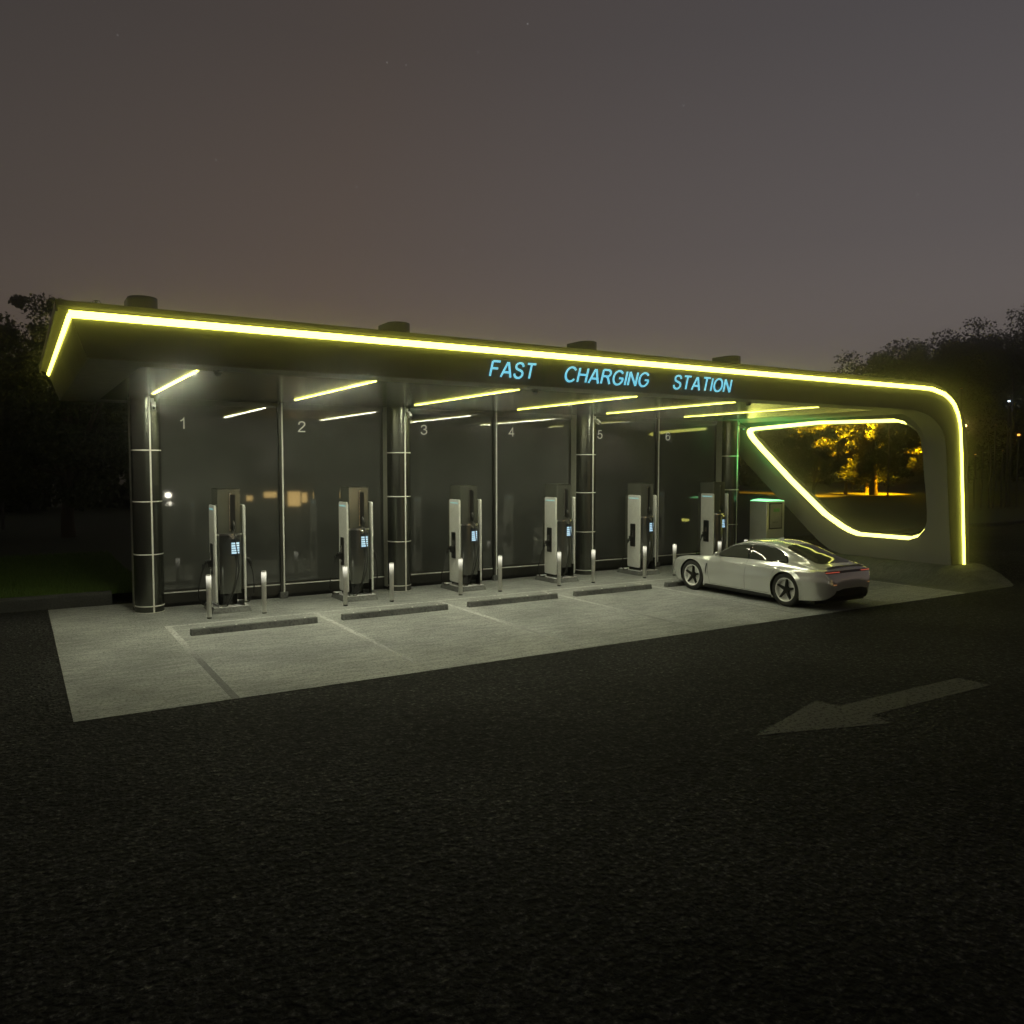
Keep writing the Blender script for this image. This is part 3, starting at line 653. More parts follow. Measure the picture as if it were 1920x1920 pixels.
# bollards
def make_bollard():
    t = empty('bollard')
    MB().lathe([(.052, .035), (.052, .925), (.046, .94), (.0, .941)], n=24, cap=False).build('post', M['steel'], t, smooth=True)
    MB().lathe([(.047, 0), (.047, .035)], n=24).build('foot', M['rubber'], t)
    MB().lathe([(.0535, .60), (.0535, .90), (.0525, .915)], n=24, cap=False).build('highlight_sleeve', M['sleeve'], t, smooth=True)  # added sleeve that carries the painted highlight
    return t
bo = make_bollard(); first = True
for k in range(6):
    for s, nm in ((-1, 'left'), (1, 'right')):
        o = bo if first else copy_tree(bo); first = False; o.location = (1.525 + 3 * k + .575 * s, .45, .001)
        tag(o, 'shiny steel bollard in front of charger %d, on its %s side' % (k + 1, nm), 'bollard', 'steel bollards before the chargers')
# wheel stops
def make_stop():
    t = empty('wheel_stop')
    MB().prism([(-.08, 0), (-.055, .115), (-.04, .125), (.04, .125), (.055, .115), (.08, 0)], -1.23, 1.23, lambda p, q: (q, p[0], p[1])).build('block', M['block'], t, bevel=.008)
    for x in (-.98, -.38, .38, .98): MB().lathe([(.02, .124), (.02, .132), (.008, .138)], c=(x, 0, 0), n=12).build('bolt', M['silver'], t)
    return t
st = make_stop()
for k in range(6):
    o = st if k == 0 else copy_tree(st); o.location = (1.52 + 3 * k, -1.17, .002)
    tag(o, ['concrete wheel stop in bay 1 at the far left', 'concrete wheel stop in bay 2, left of centre', 'concrete wheel stop in bay 3, near the middle', 'concrete wheel stop in bay 4, left of the car', 'concrete wheel stop under the front of the white car', 'concrete wheel stop in bay 6, behind the white car'][k], 'wheel stop', 'wheel stops in the bays')
# payment kiosk
ki = empty('payment_kiosk', (18.62, .95, 0)); tag(ki, 'square metal payment kiosk with green glowing top behind the white car', 'kiosk')
MB().box(-.5, .5, -.42, .42, 0, .16).build('plinth', M['block'], ki)
MB().box(-.43, .43, -.35, .35, .16, 2.10).build('cabinet', M['kiosk'], ki, bevel=.015, smooth=True)
MB().prism([(x * .43, 2.102 + .05 * math.cos(x * PI / 2) + .0) for x in np.linspace(-1, 1, 15)] + [(.43, 2.101), (-.43, 2.101)], -.35, .35, lambda p, q: (p[0], q, p[1])).build('green_lamp', M['green'], ki, smooth=True)
fr = MB().box(-.31, .31, -.362, -.351, 1.19, 2.04).build('screen_frame', M['black'], ki)
sc = MB().box(-.27, .27, -.366, -.363, 1.23, 2.00).build('screen', M['dimscreen'], ki)
gs = MB(); gs.prism(rrect(-.12, .17, 1.75, 1.86, .03), -.368, -.3665, lambda p, q: (p[0], q, p[1])); gs.build('green_mark', M['greentext'], sc)
gs = MB()
for i in range(5): gs.box(-.15 + i * .05, -.115 + i * .05, -.368, -.3665, 1.40, 1.43)
gs.build('grey_mark', M['greytext'], sc)
la = bpy.data.lights.new('green_top_lamp', 'AREA'); la.shape = 'RECTANGLE'; la.size = .8; la.size_y = .65; la.energy = 70; la.spread = R(105); la.color = (.10, 1, .22)
lo = bpy.data.objects.new('green_top_lamp', la); lo.location = (0, 0, 2.17); lo.rotation_euler = (PI, 0, 0); lo.parent = ki; C.objects.link(lo)

# ------------------------------------------------------------------ car
CS = 1.04; CX, CY = 13.57, -.90
car = empty('parked_car', (CX, CY, .002)); car.scale = (CS, -CS, CS)
tag(car, 'pearl white four door sports saloon parked nose-in in bay 5', 'car')
KEY = [  # X, zb, ws, wm, zm, wb, zbelt, wg, zg, wr, zr, wt, zt
 (0.00, .30, .40, .60, .46, .58, .55, .52, .59, .38, .62, .19, .63, .635),
 (0.05, .22, .62, .77, .44, .75, .59, .68, .645, .50, .67, .25, .685, .69),
 (0.22, .17, .80, .89, .46, .865, .67, .79, .74, .58, .745, .30, .745, .75),
 (0.50, .15, .88, .955, .49, .92, .745, .84, .815, .64, .795, .33, .785, .795),
 (0.90, .15, .91, .978, .52, .945, .79, .865, .86, .67, .845, .34, .835, .845),
 (1.25, .14, .905, .962, .54, .925, .825, .85, .882, .69, .885, .35, .893, .905),
 (1.48, .14, .90, .950, .54, .905, .79, .83, .895, .72, .935, .38, .955, .968),
 (1.75, .14, .90, .950, .54, .900, .80, .825, .915, .70, 1.065, .40, 1.100, 1.112),
 (2.10, .14, .90, .950, .54, .900, .805, .82, .925, .655, 1.225, .38, 1.272, 1.285),
 (2.50, .14, .90, .952, .54, .902, .81, .815, .935, .625, 1.300, .36, 1.362, 1.374),
 (2.90, .14, .905, .958, .55, .910, .815, .82, .94, .605, 1.305, .35, 1.368, 1.380),
 (3.25, .14, .91, .970, .56, .930, .82, .83, .945, .585, 1.265, .34, 1.325, 1.338),
 (3.55, .15, .925, .983, .58, .95, .825, .84, .95, .57, 1.195, .33, 1.255, 1.268),
 (3.85, .16, .93, .988, .59, .955, .83, .845, .945, .56, 1.11, .33, 1.165, 1.178),
 (4.15, .17, .91, .970, .60, .935, .84, .83, .935, .57, 1.03, .33, 1.075, 1.086),
 (4.42, .18, .875, .935, .60, .895, .85, .80, .915, .57, .968, .33, .99, .998),
 (4.60, .20, .835, .890, .60, .85, .845, .75, .895, .54, .935, .30, .955, .962),
 (4.72, .22, .785, .838, .60, .80, .835, .70, .880, .50, .918, .28, .938, .944),
 (4.80, .24, .735, .785, .60, .75, .825, .655, .870, .47, .902, .26, .922, .930),
 (4.86, .28, .68, .735, .59, .71, .76, .62, .815, .44, .855, .25, .872, .878),
 (4.91, .33, .62, .68, .58, .655, .70, .57, .745, .41, .775, .24, .790, .795),
 (4.945, .39, .55, .61, .56, .59, .64, .51, .675, .37, .70, .22, .71, .714),
 (4.963, .45, .45, .52, .54, .50, .59, .43, .61, .32, .625, .20, .635, .638)]
KA = np.array(KEY); KX = KA[:, 0]
def mono(xq):   # smooth interpolation of all columns
    i = int(np.clip(np.searchsorted(KX, xq) - 1, 0, len(KX) - 2)); h = KX[i + 1] - KX[i]; t = (xq - KX[i]) / h
    def sl(j):
        if j == 0 or j == len(KX) - 1: 
            a, b = (0, 1) if j == 0 else (-2, -1); return (KA[b] - KA[a]) / (KX[b] - KX[a])
        d0 = (KA[j] - KA[j - 1]) / (KX[j] - KX[j - 1]); d1 = (KA[j + 1] - KA[j]) / (KX[j + 1] - KX[j])
        out = np.where(d0 * d1 > 0, 2 * d0 * d1 / (d0 + d1 + 1e-12 * np.sign(d0 + d1)), 0); return out
    m0, m1 = sl(i), sl(i + 1)
    return KA[i] * (2 * t**3 - 3 * t * t + 1) + m0 * h * (t**3 - 2 * t * t + t) + KA[i + 1] * (-2 * t**3 + 3 * t * t) + m1 * h * (t**3 - t * t)
def section(X):
    k = mono(X); _, zb, ws, wm, zm, wb, zB, wg, zg, wr, zr, wt, zt1, zt = k
    P = [(0, zb), (ws * .6, zb), (ws * .97, zb + .004), (ws + .01, zb + .05), (.5 * (ws + wm) + .012, .5 * (zb + .08 + zm)), (wm, zm), (wm * .6 + wb * .4, zm * .5 + zB * .5), (wb, zB), (wg, zg),
         (wg * .52 + wr * .48, zg * .50 + zr * .50), (wr, zr), (wt, zt1), (0, zt)]
    return P
NS = 7
def sec_pts(X):
    P = [np.array(p) for p in section(X)]; out = []
    P0 = [P[0] * [-1, 1]] if False else None
    ext = [np.array([-P[1][0], P[1][1]])] + P + [np.array([-P[-2][0], P[-2][1]])]
    for i in range(1, len(ext) - 2):
        a, b, c, d = ext[i - 1:i + 3]
        for q in range(NS):
            t = q / NS
            # centripetal-ish: tension .5 with limited tangents
            m0 = (c - a) / 2; m1 = (d - b) / 2; Lb = np.linalg.norm(c - b)
            for m_ in (m0, m1):
                l = np.linalg.norm(m_)
                if l > Lb * 1.1: m_ *= Lb * 1.1 / l
            out.append(b * (2 * t**3 - 3 * t * t + 1) + m0 * (t**3 - 2 * t * t + t) + c * (-2 * t**3 + 3 * t * t) + m1 * (t**3 - t * t))
    out.append(P[-1]); return np.array(out)
WX = (.915, 3.815); WZ = .372; AR = .405
XS = sorted(set(list(np.linspace(0, 4.963, 190)) + [.01, .02, .03, 4.84, 4.87, 4.92, 4.955]))
SEC = np.array([sec_pts(x) for x in XS]); nX, nV = SEC.shape[:2]
KS = {k: k * NS for k in range(13)}    # index of control point k in a section
def body_mesh():
    vs = []; fs = []; X = np.array(XS)
    for sgn in (-1, 1):
        base = len(vs)
        P = np.zeros((nX, nV, 3)); P[:, :, 0] = SEC[:, :, 0] * sgn; P[:, :, 1] = X[:, None]; P[:, :, 2] = SEC[:, :, 1]
        # wheel arch: push grid points near the arch circle onto it, only on the side (outer part)
        inside = np.zeros((nX, nV), bool)
        for wx in WX:
            d = np.hypot(P[:, :, 1] - wx, P[:, :, 2] - WZ)
            side = np.arange(nV)[None, :] < KS[7]
            near = side & (np.abs(d - AR) < .021) & (d > 1e-6)
            f_ = np.where(near, AR / np.maximum(d, 1e-6), 1)
            P[:, :, 1] = wx + (P[:, :, 1] - wx) * f_; P[:, :, 2] = WZ + (P[:, :, 2] - WZ) * f_
            # flare
            d = np.hypot(P[:, :, 1] - wx, P[:, :, 2] - WZ)
            fl = side & (d >= AR - .002) & (d < AR + .10) & (np.arange(nV)[None, :] > KS[3])
            P[:, :, 0] += sgn * np.where(fl, .018 * (1 - (d - AR) / .10), 0)
            inside |= side & (d < AR - .004)
        vs += P.reshape(-1, 3).tolist()
        for i in range(nX - 1):
            for j in range(nV - 1):
                if inside[i, j] or inside[i + 1, j] or inside[i, j + 1] or inside[i + 1, j + 1]: continue
                q = (base + i * nV + j, base + (i + 1) * nV + j, base + (i + 1) * nV + j + 1, base + i * nV + j + 1)
                fs.append(q if sgn > 0 else q[::-1])
        fs.append(tuple(base + j for j in range(nV))); fs.append(tuple(base + (nX - 1) * nV + j for j in range(nV))[::-1])
    return vs, fs
import bmesh
bv_, bf_ = body_mesh()
bme = bpy.data.meshes.new('body'); bme.from_pydata(bv_, [], bf_); bm = bmesh.new(); bm.from_mesh(bme); bmesh.ops.remove_doubles(bm, verts=bm.verts, dist=.0008)
bmesh.ops.recalc_face_normals(bm, faces=bm.faces)
bm.to_mesh(bme); bm.free(); bme.materials.append(M['car']); bme.shade_smooth()
try: bme.set_sharp_from_angle(angle=R(50))
except Exception: pass
body = bpy.data.objects.new('body', bme); C.objects.link(body); body.parent = car
_sc = {}
def sec_at(X):
    k = round(min(max(X, 0), 4.963), 3)
    if k not in _sc: _sc[k] = sec_pts(k)
    return _sc[k]
def surf_by_z(X, z, off):      # point on the flank at height z (above belt), pushed out
    s = sec_at(X); seg_ = s[KS[7]:KS[11] + 1]; i = int(np.clip(np.searchsorted(seg_[:, 1], z) - 1, 0, len(seg_) - 2))
    a, b = seg_[i], seg_[i + 1]; t = (z - a[1]) / max(1e-6, b[1] - a[1]); t = min(1, max(0, t)); p = a + (b - a) * t; d = b - a; n_ = np.array([d[1], -d[0]]); n_ /= np.linalg.norm(n_) + 1e-9
    return p[0] + n_[0] * off, p[1] + n_[1] * off
def flank(X, z, off=0.):       # point on the lower flank at height z
    s = sec_at(X); seg_ = s[KS[3]:KS[9] + 1]; i = int(np.clip(np.searchsorted(seg_[:, 1], z) - 1, 0, len(seg_) - 2))
    a, b = seg_[i], seg_[i + 1]; t = (z - a[1]) / max(1e-6, b[1] - a[1]); p = a + (b - a) * min(1, max(0, t)); return p[0] + off
def top_at(X, y, off):
    s = sec_at(X)[::-1]; s = s[:nV - KS[8]]; i = int(np.clip(np.searchsorted(s[:, 0], y) - 1, 0, len(s) - 2)); a, b = s[i], s[i + 1]
    t = (y - a[0]) / max(1e-6, b[0] - a[0]); t = min(1, max(0, t)); return (a + (b - a) * t)[1] + off
def grid_mesh(P, name, mat, parent, both=False):
    n, m_ = len(P), len(P[0]); v = [p for row in P for p in row]; f_ = [(i * m_ + j, (i + 1) * m_ + j, (i + 1) * m_ + j + 1, i * m_ + j + 1) for i in range(n - 1) for j in range(m_ - 1)]
    mb = MB(); mb.add(v, f_); return mb.build(name, mat, parent, smooth=True, recalc=True)
def cant(X): 
    s = sec_at(X); return s[KS[10]][1]
def belt(X): 
    s = sec_at(X); return s[KS[8]][1]
# side windows, front and rear door, each side
def wtop(X):
    # window top line, ends: front at 1.62, rear tapering at 3.72
    base = cant(X) - .035
    k1 = ss((X - 1.60) / .10); k2 = math.sqrt(max(0, 1 - max(0, (X - 3.15) / .60) ** 2.2)) if X > 3.15 else 1
    lo = belt(X) + .012
    return lo + (base - lo) * max(.0, k1) * max(0, k2)
def side_window(x0, x1, sgn):
    P = []
    for X in np.linspace(x0, x1, 26):
        lo, hi = float(np.polyval(FB, X)) + .004, wtop(X); row = []
        for t in np.linspace(0, 1, 9):
            z = lo + (hi - lo) * t; q = (z - .90) / .42
            row.append((sgn * (float(np.polyval(FL, X)) * (1 - q) + float(np.polyval(FH, X)) * q + .020 * 4 * q * (1 - q)), X, z))
        P.append(row)
    return P
_x = np.linspace(1.66, 3.72, 24)
def raw(X, z): return surf_by_z(X, z, .012)[0]
FL = np.polyfit(_x, [raw(x, .925) for x in _x], 3); _hz = [min(cant(x) - .03, 1.26) for x in _x]
_hx = [raw(x, z_) for x, z_ in zip(_x, _hz)]
# extrapolate the upper line to z = 1.32 so a straight rule passes through both
_fx = [l + (h_ - l) * (.42 / max(.12, z_ - .90)) for l, h_, z_ in zip([raw(x, .925) for x in _x], _hx, _hz)]
_w = [1 if 2.0 < x < 3.4 else .3 for x in _x]
FH = np.polyfit(_x, _fx, 2, w=_w); FB = np.polyfit(_x, [belt(x) + .010 for x in _x], 2)
for sgn in (-1, 1):
    P = []
    tr = []
    for X in np.linspace(1.57, 3.78, 50):   # black surround just under the glass
        lo, hi = belt(X) + .0, wtop(X) + .018; row = []
        for t in np.linspace(0, 1, 7):
            y, z = surf_by_z(X, lo + max(.01, hi - lo) * t, .0025); row.append((sgn * y, X, z))
        P.append(row)
    sur = grid_mesh(P, 'window_surround', M['gloss'], car)
    grid_mesh(side_window(1.66, 2.60, sgn), 'side_window', M['cglass'], sur)
    grid_mesh(side_window(2.68, 3.73, sgn), 'side_window', M['cglass'], sur)
# windscreen and rear screen
def top_patch(x0, x1, wf, off, n=24, m=13):
    P = []
    for X in np.linspace(x0, x1, n):
        w_ = wf(X); P.append([(y, X, top_at(X, abs(y), off)) for y in np.linspace(-w_, w_, m)])
    return P
grid_mesh(top_patch(1.50, 2.18, lambda X: .69 - .10 * (X - 1.5) / .68, .006), 'windscreen', M['cglass'], car)
def rw(X):
    t = (X - 3.42) / (4.50 - 3.42); e = math.sqrt(max(0, 1 - max(0, (.14 - t) / .14) ** 2)) * .25 + .75 if t < .14 else 1
    f_ = 1 if t < .85 else 1 - .35 * ((t - .85) / .15) ** 2
    return (.50 + .06 * t) * e * f_
grid_mesh(top_patch(3.42, 4.50, rw, .006), 'rear_screen', M['cglass'], car)
# door seams and sill
def seam(pts, r_=.0035): 
    mb = MB(); mb.tube(pts, r_, 6); return mb
for sgn in (-1, 1):
    sm_ = MB()
    for Xa, Xb in ((2.62, 2.64), ):
        pts = [(sgn * flank(Xa, z, -.001), Xa + (Xb - Xa) * (z - .25), z) for z in np.linspace(.24, .93, 14)]; sm_.tube(pts, .004, 6)
    pts = [(sgn * flank(1.50 - .1 * math.sin((z - .25) * 2), z, -.001), 1.50 - .1 * math.sin((z - .25) * 2), z) for z in np.linspace(.24, .90, 14)]; sm_.tube(pts, .004, 6)
    pts = [(sgn * flank(X, z, -.001), X, z) for X, z in [(3.62, .93), (3.60, .86), (3.52, .78), (3.44, .68), (3.40, .55), (3.39, .40), (3.38, .24)]]; sm_.tube(cr(pts, 5), .004, 6)
    pts = [(sgn * flank(X, .235, .0), X, .235) for X in np.linspace(1.5, 3.39, 20)]; sm_.tube(pts, .004, 6)
    sm_.build('door_seam', M['cblack'], car, smooth=True)
    # side air blade behind front wheel
    v_ = []
    for z in np.linspace(.30, .72, 12): 
        x0 = 1.36 + .05 * (z - .3); v_ += [(sgn * flank(x0, z, .004), x0, z), (sgn * flank(x0 + .035, z, .004), x0 + .035, z)]
    mb = MB(); mb.add(v_, [(2 * i, 2 * i + 1, 2 * i + 3, 2 * i + 2) for i in range(11)]); mb.build('air_vent', M['cblack'], car)
    # sill skirt
    sk = MB(); P = []
    sk.prism([(.84, .125), (.945, .125), (.955, .155), (.93, .20), (.90, .22), (.84, .22)], 1.33, 3.40, lambda p, q: (sgn * p[0], q, p[1])); sk.build('sill', M['cblack'], car, bevel=.008)
    for X in (2.35, 3.30):
        P = []
        hd = MB()
        pts = [(sgn * (flank(X - .10 + .2 * t, .79, .0) + .012 * math.sin(PI * t)), X - .10 + .2 * t, .79 + .004 * t) for t in np.linspace(0, 1, 8)]
        hd.tube(pts, [.006, .011, .013, .013, .013, .013, .011, .006], 8); hd.build('door_handle', M['car'], car, smooth=True)
    # mirror
    mi = MB(); c = (sgn * .985, 1.80, .985)
    vv = []; n1, n2 = 10, 16
    for a in range(n1 + 1):
        th = PI * a / n1
        for b in range(n2):
            ph = 2 * PI * b / n2; vv.append((c[0] + .10 * math.cos(th), c[1] + .055 * math.sin(th) * math.cos(ph) - .02 * math.cos(th), c[2] + .062 * math.sin(th) * math.sin(ph)))
    mi.add(vv, [(a * n2 + b, a * n2 + (b + 1) % n2, (a + 1) * n2 + (b + 1) % n2, (a + 1) * n2 + b) for a in range(n1) for b in range(n2)])
    mi.tube([(sgn * .86, 1.78, .91), (sgn * .92, 1.79, .93), (sgn * .96, 1.80, .955)], [.022, .018, .02], 8)
    mo = mi.build('wing_mirror', M['car'], car, smooth=True)
# rear light bar, spoiler line, diffuser, number recess
def rear_pt(y, z, off=.006):
    # X of the rear surface at (|y|, z): search sections from the back
    y = abs(y); best = None
    for X in np.linspace(4.963, 4.3, 134):
        s = sec_at(X); s2 = s[KS[5]:]; zz = s2[:, 1]; yy = s2[:, 0]
        # top height at this y
        i = np.where(yy >= y)[0]
        if len(i) == 0: continue
        k = i[-1]
        if k + 1 < len(yy): t = (yy[k] - y) / max(1e-6, yy[k] - yy[k + 1]); zt_ = zz[k] + (zz[k + 1] - zz[k]) * t
        else: zt_ = zz[k]
        if zt_ >= z: return (X + off)
    return 4.3
def rear_band(y0, y1, z0f, z1f, off, n=30, m=4):
    P = []
    for y in np.linspace(y0, y1, n):
        P.append([(y, rear_pt(y, z0f(y) + (z1f(y) - z0f(y)) * t, off), z0f(y) + (z1f(y) - z0f(y)) * t) for t in np.linspace(0, 1, m)])
    return P
zc_ = lambda y: .835 - .012 * (abs(y) / .8) ** 2
bar = grid_mesh(rear_band(-.74, .74, lambda y: zc_(y) - .024, lambda y: zc_(y) + .024, .008, 60), 'light_bar', M['gloss'], car)
for a, b in ((-.74, -.36), (.36, .74)):
    grid_mesh(rear_band(a, b, lambda y: zc_(y) - .009, lambda y: zc_(y) + .007, .013, 20), 'tail_light', M['red'], bar)
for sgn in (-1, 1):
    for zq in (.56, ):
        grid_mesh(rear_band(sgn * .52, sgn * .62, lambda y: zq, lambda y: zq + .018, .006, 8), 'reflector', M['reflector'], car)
# black diffuser
df = MB(); prof = [(.20, 4.60), (.19, 4.80), (.24, 4.965), (.33, 5.005), (.44, 4.995), (.48, 4.965), (.48, 4.60)]
vv = []; ysd = [-.80, -.74, -.66, -.52, -.3, 0, .3, .52, .66, .74, .80]
for y in ysd:
    e = 1 - .75 * (abs(y) / .8) ** 5; tz = .0 if abs(y) < .65 else -.08 * (abs(y) - .65) / .15
    for z, X in prof: vv.append((y, 4.5 + (X - 4.5) * e, z + (tz if z > .35 else 0)))
npf = len(prof); df.add(vv, [(i * npf + j, (i + 1) * npf + j, (i + 1) * npf + (j + 1) % npf, i * npf + (j + 1) % npf) for i in range(len(ysd) - 1) for j in range(npf)] + [tuple(range(npf)), tuple((len(ysd) - 1) * npf + j for j in range(npf))[::-1]])
dfo = df.build('diffuser', M['cblack'], car, bevel=.01)
fin = MB()
for y in (-.42, -.14, .14, .42): fin.box(y - .008, y + .008, 4.75, 5.0, .15, .25)
# spoiler
P = [[(y, 4.70 + .12 * t - .03 * (abs(y) / .6) ** 2, top_at(4.68, abs(y), 0) + .003 + .018 * t) for t in np.linspace(0, 1, 4)] for y in np.linspace(-.62, .62, 20)]
grid_mesh(P, 'spoiler', M['car'], car)
an = MB(); an.prism([(2.78, 1.378), (2.98, 1.378), (2.97, 1.43), (2.93, 1.435)], -.012, .012, lambda p, q: (q, p[0], p[1])); an.build('roof_aerial', M['car'], car, bevel=.006)
# head lights
for sgn in (-1, 1):
    P = []
    for X in np.linspace(.14, .42, 8): P.append([(sgn * y, X, top_at(X, y, .005)) for y in np.linspace(.60, .80, 6)])
    grid_mesh(P, 'headlight', M['gloss'], car)
# underbody and wheel wells
MB().box(-.84, .84, .45, 4.6, .13, .20).build('underbody', M['cblack'], car)
for wx in WX:
    wl = MB(); n = 26
    for sgn in (-1, 1):
        vv = [(sgn * y, wx + (AR + .012) * math.cos(PI * k / n * 1.2 - .1 * PI), WZ + (AR + .012) * math.sin(PI * k / n * 1.2 - .1 * PI)) for k in range(n + 1) for y in (.60, .935)]
        wl.add(vv, [(2 * i, 2 * i + 1, 2 * i + 3, 2 * i + 2) for i in range(n)])
        wl.add([(sgn * .60, wx, WZ - .1)] + [(sgn * .60, wx + (AR + .012) * math.cos(PI * k / n * 1.2 - .1 * PI), WZ + (AR + .012) * math.sin(PI * k / n * 1.2 - .1 * PI)) for k in range(n + 1)], [(0, i + 1, i + 2) for i in range(n)])
    wl.build('wheel_well', M['cblack'], car, recalc=False)
# wheels
def make_wheel():
    e = empty('wheel'); e.parent = car
    # axis along local x, outer face at +x
    MB().lathe([(.262, .10), (.285, .118), (.340, .118), (.364, .10), (.372, .06), (.372, -.06), (.364, -.10), (.30, -.12), (.262, -.10)], n=48, axis='x', cap=False).build('tyre', M['rubber'], e, smooth=True)
    rm = MB(); rm.lathe([(.264, .100), (.268, .112), (.262, .116), (.245, .108), (.236, .085), (.232, -.08)], n=48, axis='x', cap=False); rm.build('rim', M['rim'], e, smooth=True)
    rb = MB(); rb.lathe([(.234, .02), (.02, .03)], n=40, axis='x', cap=True).build('brake_disc', M['rim'], e)
    sp = MB()
    for k in range(5):
        a = PI / 2 + 2 * PI * k / 5
        for (r0_, r1_, w0, w1, x0, x1) in ((.03, .243, .040, .014, .085, .100),):
            d = np.array([math.cos(a), math.sin(a)]); n_ = np.array([-d[1], d[0]])
            q = [d * r0_ + n_ * w0, d * r1_ + n_ * w1, d * r1_ - n_ * w1, d * r0_ - n_ * w0]
            vv = [(x0 - .035, *p) for p in q] + [(x1 - .02 if i in (0, 3) else x1, *p) for i, p in enumerate(q)]
            sp.add(vv, [(0, 1, 2, 3), (7, 6, 5, 4), (0, 4, 5, 1), (1, 5, 6, 2), (2, 6, 7, 3), (3, 7, 4, 0)])
    sp.lathe([(.075, .03), (.075, .075), (.05, .09), (.0, .092)], n=24, axis='x', cap=False); sp.build('spokes', M['cblack'], e, smooth=False, bevel=.004)
    return e
wh = make_wheel(); first = True
for wx in WX:
    for sgn in (-1, 1):
        o = wh if first else copy_tree(wh, car); first = False
        o.location = (sgn * .845, wx, WZ); o.rotation_euler = (R(4), 0, 0 if sgn > 0 else PI)

def squeeze(o):
    for v in o.data.vertices:
        if v.co.y > 3.98: v.co.y = 3.98 + (v.co.y - 3.98) * .86
    o.data.update()
def walk(o):
    for c_ in o.children:
        if c_.type == 'MESH': squeeze(c_); walk(c_)
walk(car)

# ------------------------------------------------------------------ trees and lamps far behind
def crown_mesh(name, n_cl, rx, rz, z0, leaf, per, seed, power=.5, flat=1.):
    g_ = np.random.default_rng(seed); cs = []
    # clump centres in an uneven ellipsoid
    while len(cs) < n_cl:
        p = g_.uniform(-1, 1, 3); r_ = np.linalg.norm(p)
        if r_ > 1 or r_ < .25: continue
        a = math.atan2(p[1], p[0]); bump = .78 + .16 * math.sin(3 * a + seed) + .12 * math.sin(5 * a + 2 * p[2] * 3 + seed * 2)
        if r_ > bump: continue
        cs.append(p * [rx, rx, rz] + [0, 0, z0 + rz])
    cs = np.array(cs); n = n_cl * per; c = np.repeat(cs, per, 0); cl = np.repeat(g_.uniform(.5, 1.2, n_cl), per)[:, None]
    d = g_.normal(0, 1, (n, 3)); d /= np.linalg.norm(d, axis=1)[:, None]
    pos = c + d * (g_.random((n, 1)) ** power) * cl * rx * .17 * [1, 1, .75 * flat]
    a = g_.normal(0, 1, (n, 3)); a /= np.linalg.norm(a, axis=1)[:, None]; b = np.cross(a, g_.normal(0, 1, (n, 3))); b /= np.linalg.norm(b, axis=1)[:, None]
    s_ = leaf * g_.uniform(.6, 1.4, (n, 1)); v = np.stack([pos - a * s_, pos + b * s_ * .5, pos + a * s_, pos - b * s_ * .5], 1).reshape(-1, 3)
    me = bpy.data.meshes.new(name); me.vertices.add(4 * n); me.vertices.foreach_set('co', v.ravel().astype(np.float32)); me.loops.add(4 * n); me.polygons.add(n)
    me.loops.foreach_set('vertex_index', np.arange(4 * n, dtype=np.int32)); me.polygons.foreach_set('loop_start', np.arange(0, 4 * n, 4, dtype=np.int32)); me.update(); me.validate()
    me.materials.append(M['leaf']); return me, cs
def make_tree(n_cl, rx, rz, z0, leaf, per, seed, tr=.3):
    t = empty('tree'); me, cs = crown_mesh('crown', n_cl, rx, rz, z0, leaf, per, seed); o = bpy.data.objects.new('crown', me); C.objects.link(o); o.parent = t
    tb = MB(); g_ = np.random.default_rng(seed + 5); top = z0 + rz
    tb.tube([(0, 0, -.5), (.1, .05, z0 * .5), (0, .1, z0 + rz * .4), (.1, 0, z0 + rz * 1.1)], [tr, tr * .8, tr * .5, tr * .15], 10)
    for i in g_.choice(len(cs), 14, replace=False):
        e = cs[i]; z = z0 * .7 + g_.random() * rz * .6; m_ = (e * .5 + np.array([0, 0, z]) * .5) + [0, 0, .3]
        tb.tube([(0.05, .05, z), tuple(m_), tuple(e)], [tr * .35, tr * .2, tr * .06], 6)
    tb.build('trunk', M['bark'], t, smooth=True); return t
T1 = make_tree(240, 4.2, 4.2, 1.2, .085, 300, 3)      # about 9 m tall
T2 = make_tree(240, 5.5, 4.6, 1.6, .13, 190, 8)      # about 11 m tall, broad
T3 = make_tree(400, 9.5, 8.2, 1.6, .17, 220, 14, .55)  # large spreading
def put(t, used, x, y, s, rot, label, group, z=.2, sz=None):
    o = t if t.name not in used else copy_tree(t); used.add(t.name if o is t else o.name)
    o.location = (x, y, z); o.scale = (s, s, sz or s); o.rotation_euler = (0, 0, R(rot)); tag(o, label, 'tree', group); return o
used = set(); G1 = 'dark trees beyond the lawn at left'; G2 = 'large trees beyond the portal at right'; G3 = 'trees across the road behind the camera'
tl = 'dark leafy tree beyond the lawn at the far left of the canopy'
for i, (x, y, s, r_, t, lb) in enumerate([
  (-8.5, 27, 1.0, 10, T1, 'dark tree at the left picture edge beyond the lawn'), (-3.6, 24.5, .93, 80, T1, 'dark tree left of the canopy end, rising above the lawn'),
  (-.55, 22, 1.07, 200, T1, 'dark tree whose top shows beside the upper left corner of the canopy'),
  (4, 32, .72, 150, T2, 'dark tree behind window 1'), (13, 36, .7, 40, T2, 'dark tree behind window 2'), (23, 38, .7, 250, T2, 'dark tree behind windows 3 and 4'),
  (-14, 33, 1.15, 330, T1, 'dark tree farthest left beyond the lawn')]):
    if 'behind window' in lb: continue
    put(t, used, x, y, s, r_, lb, G1)
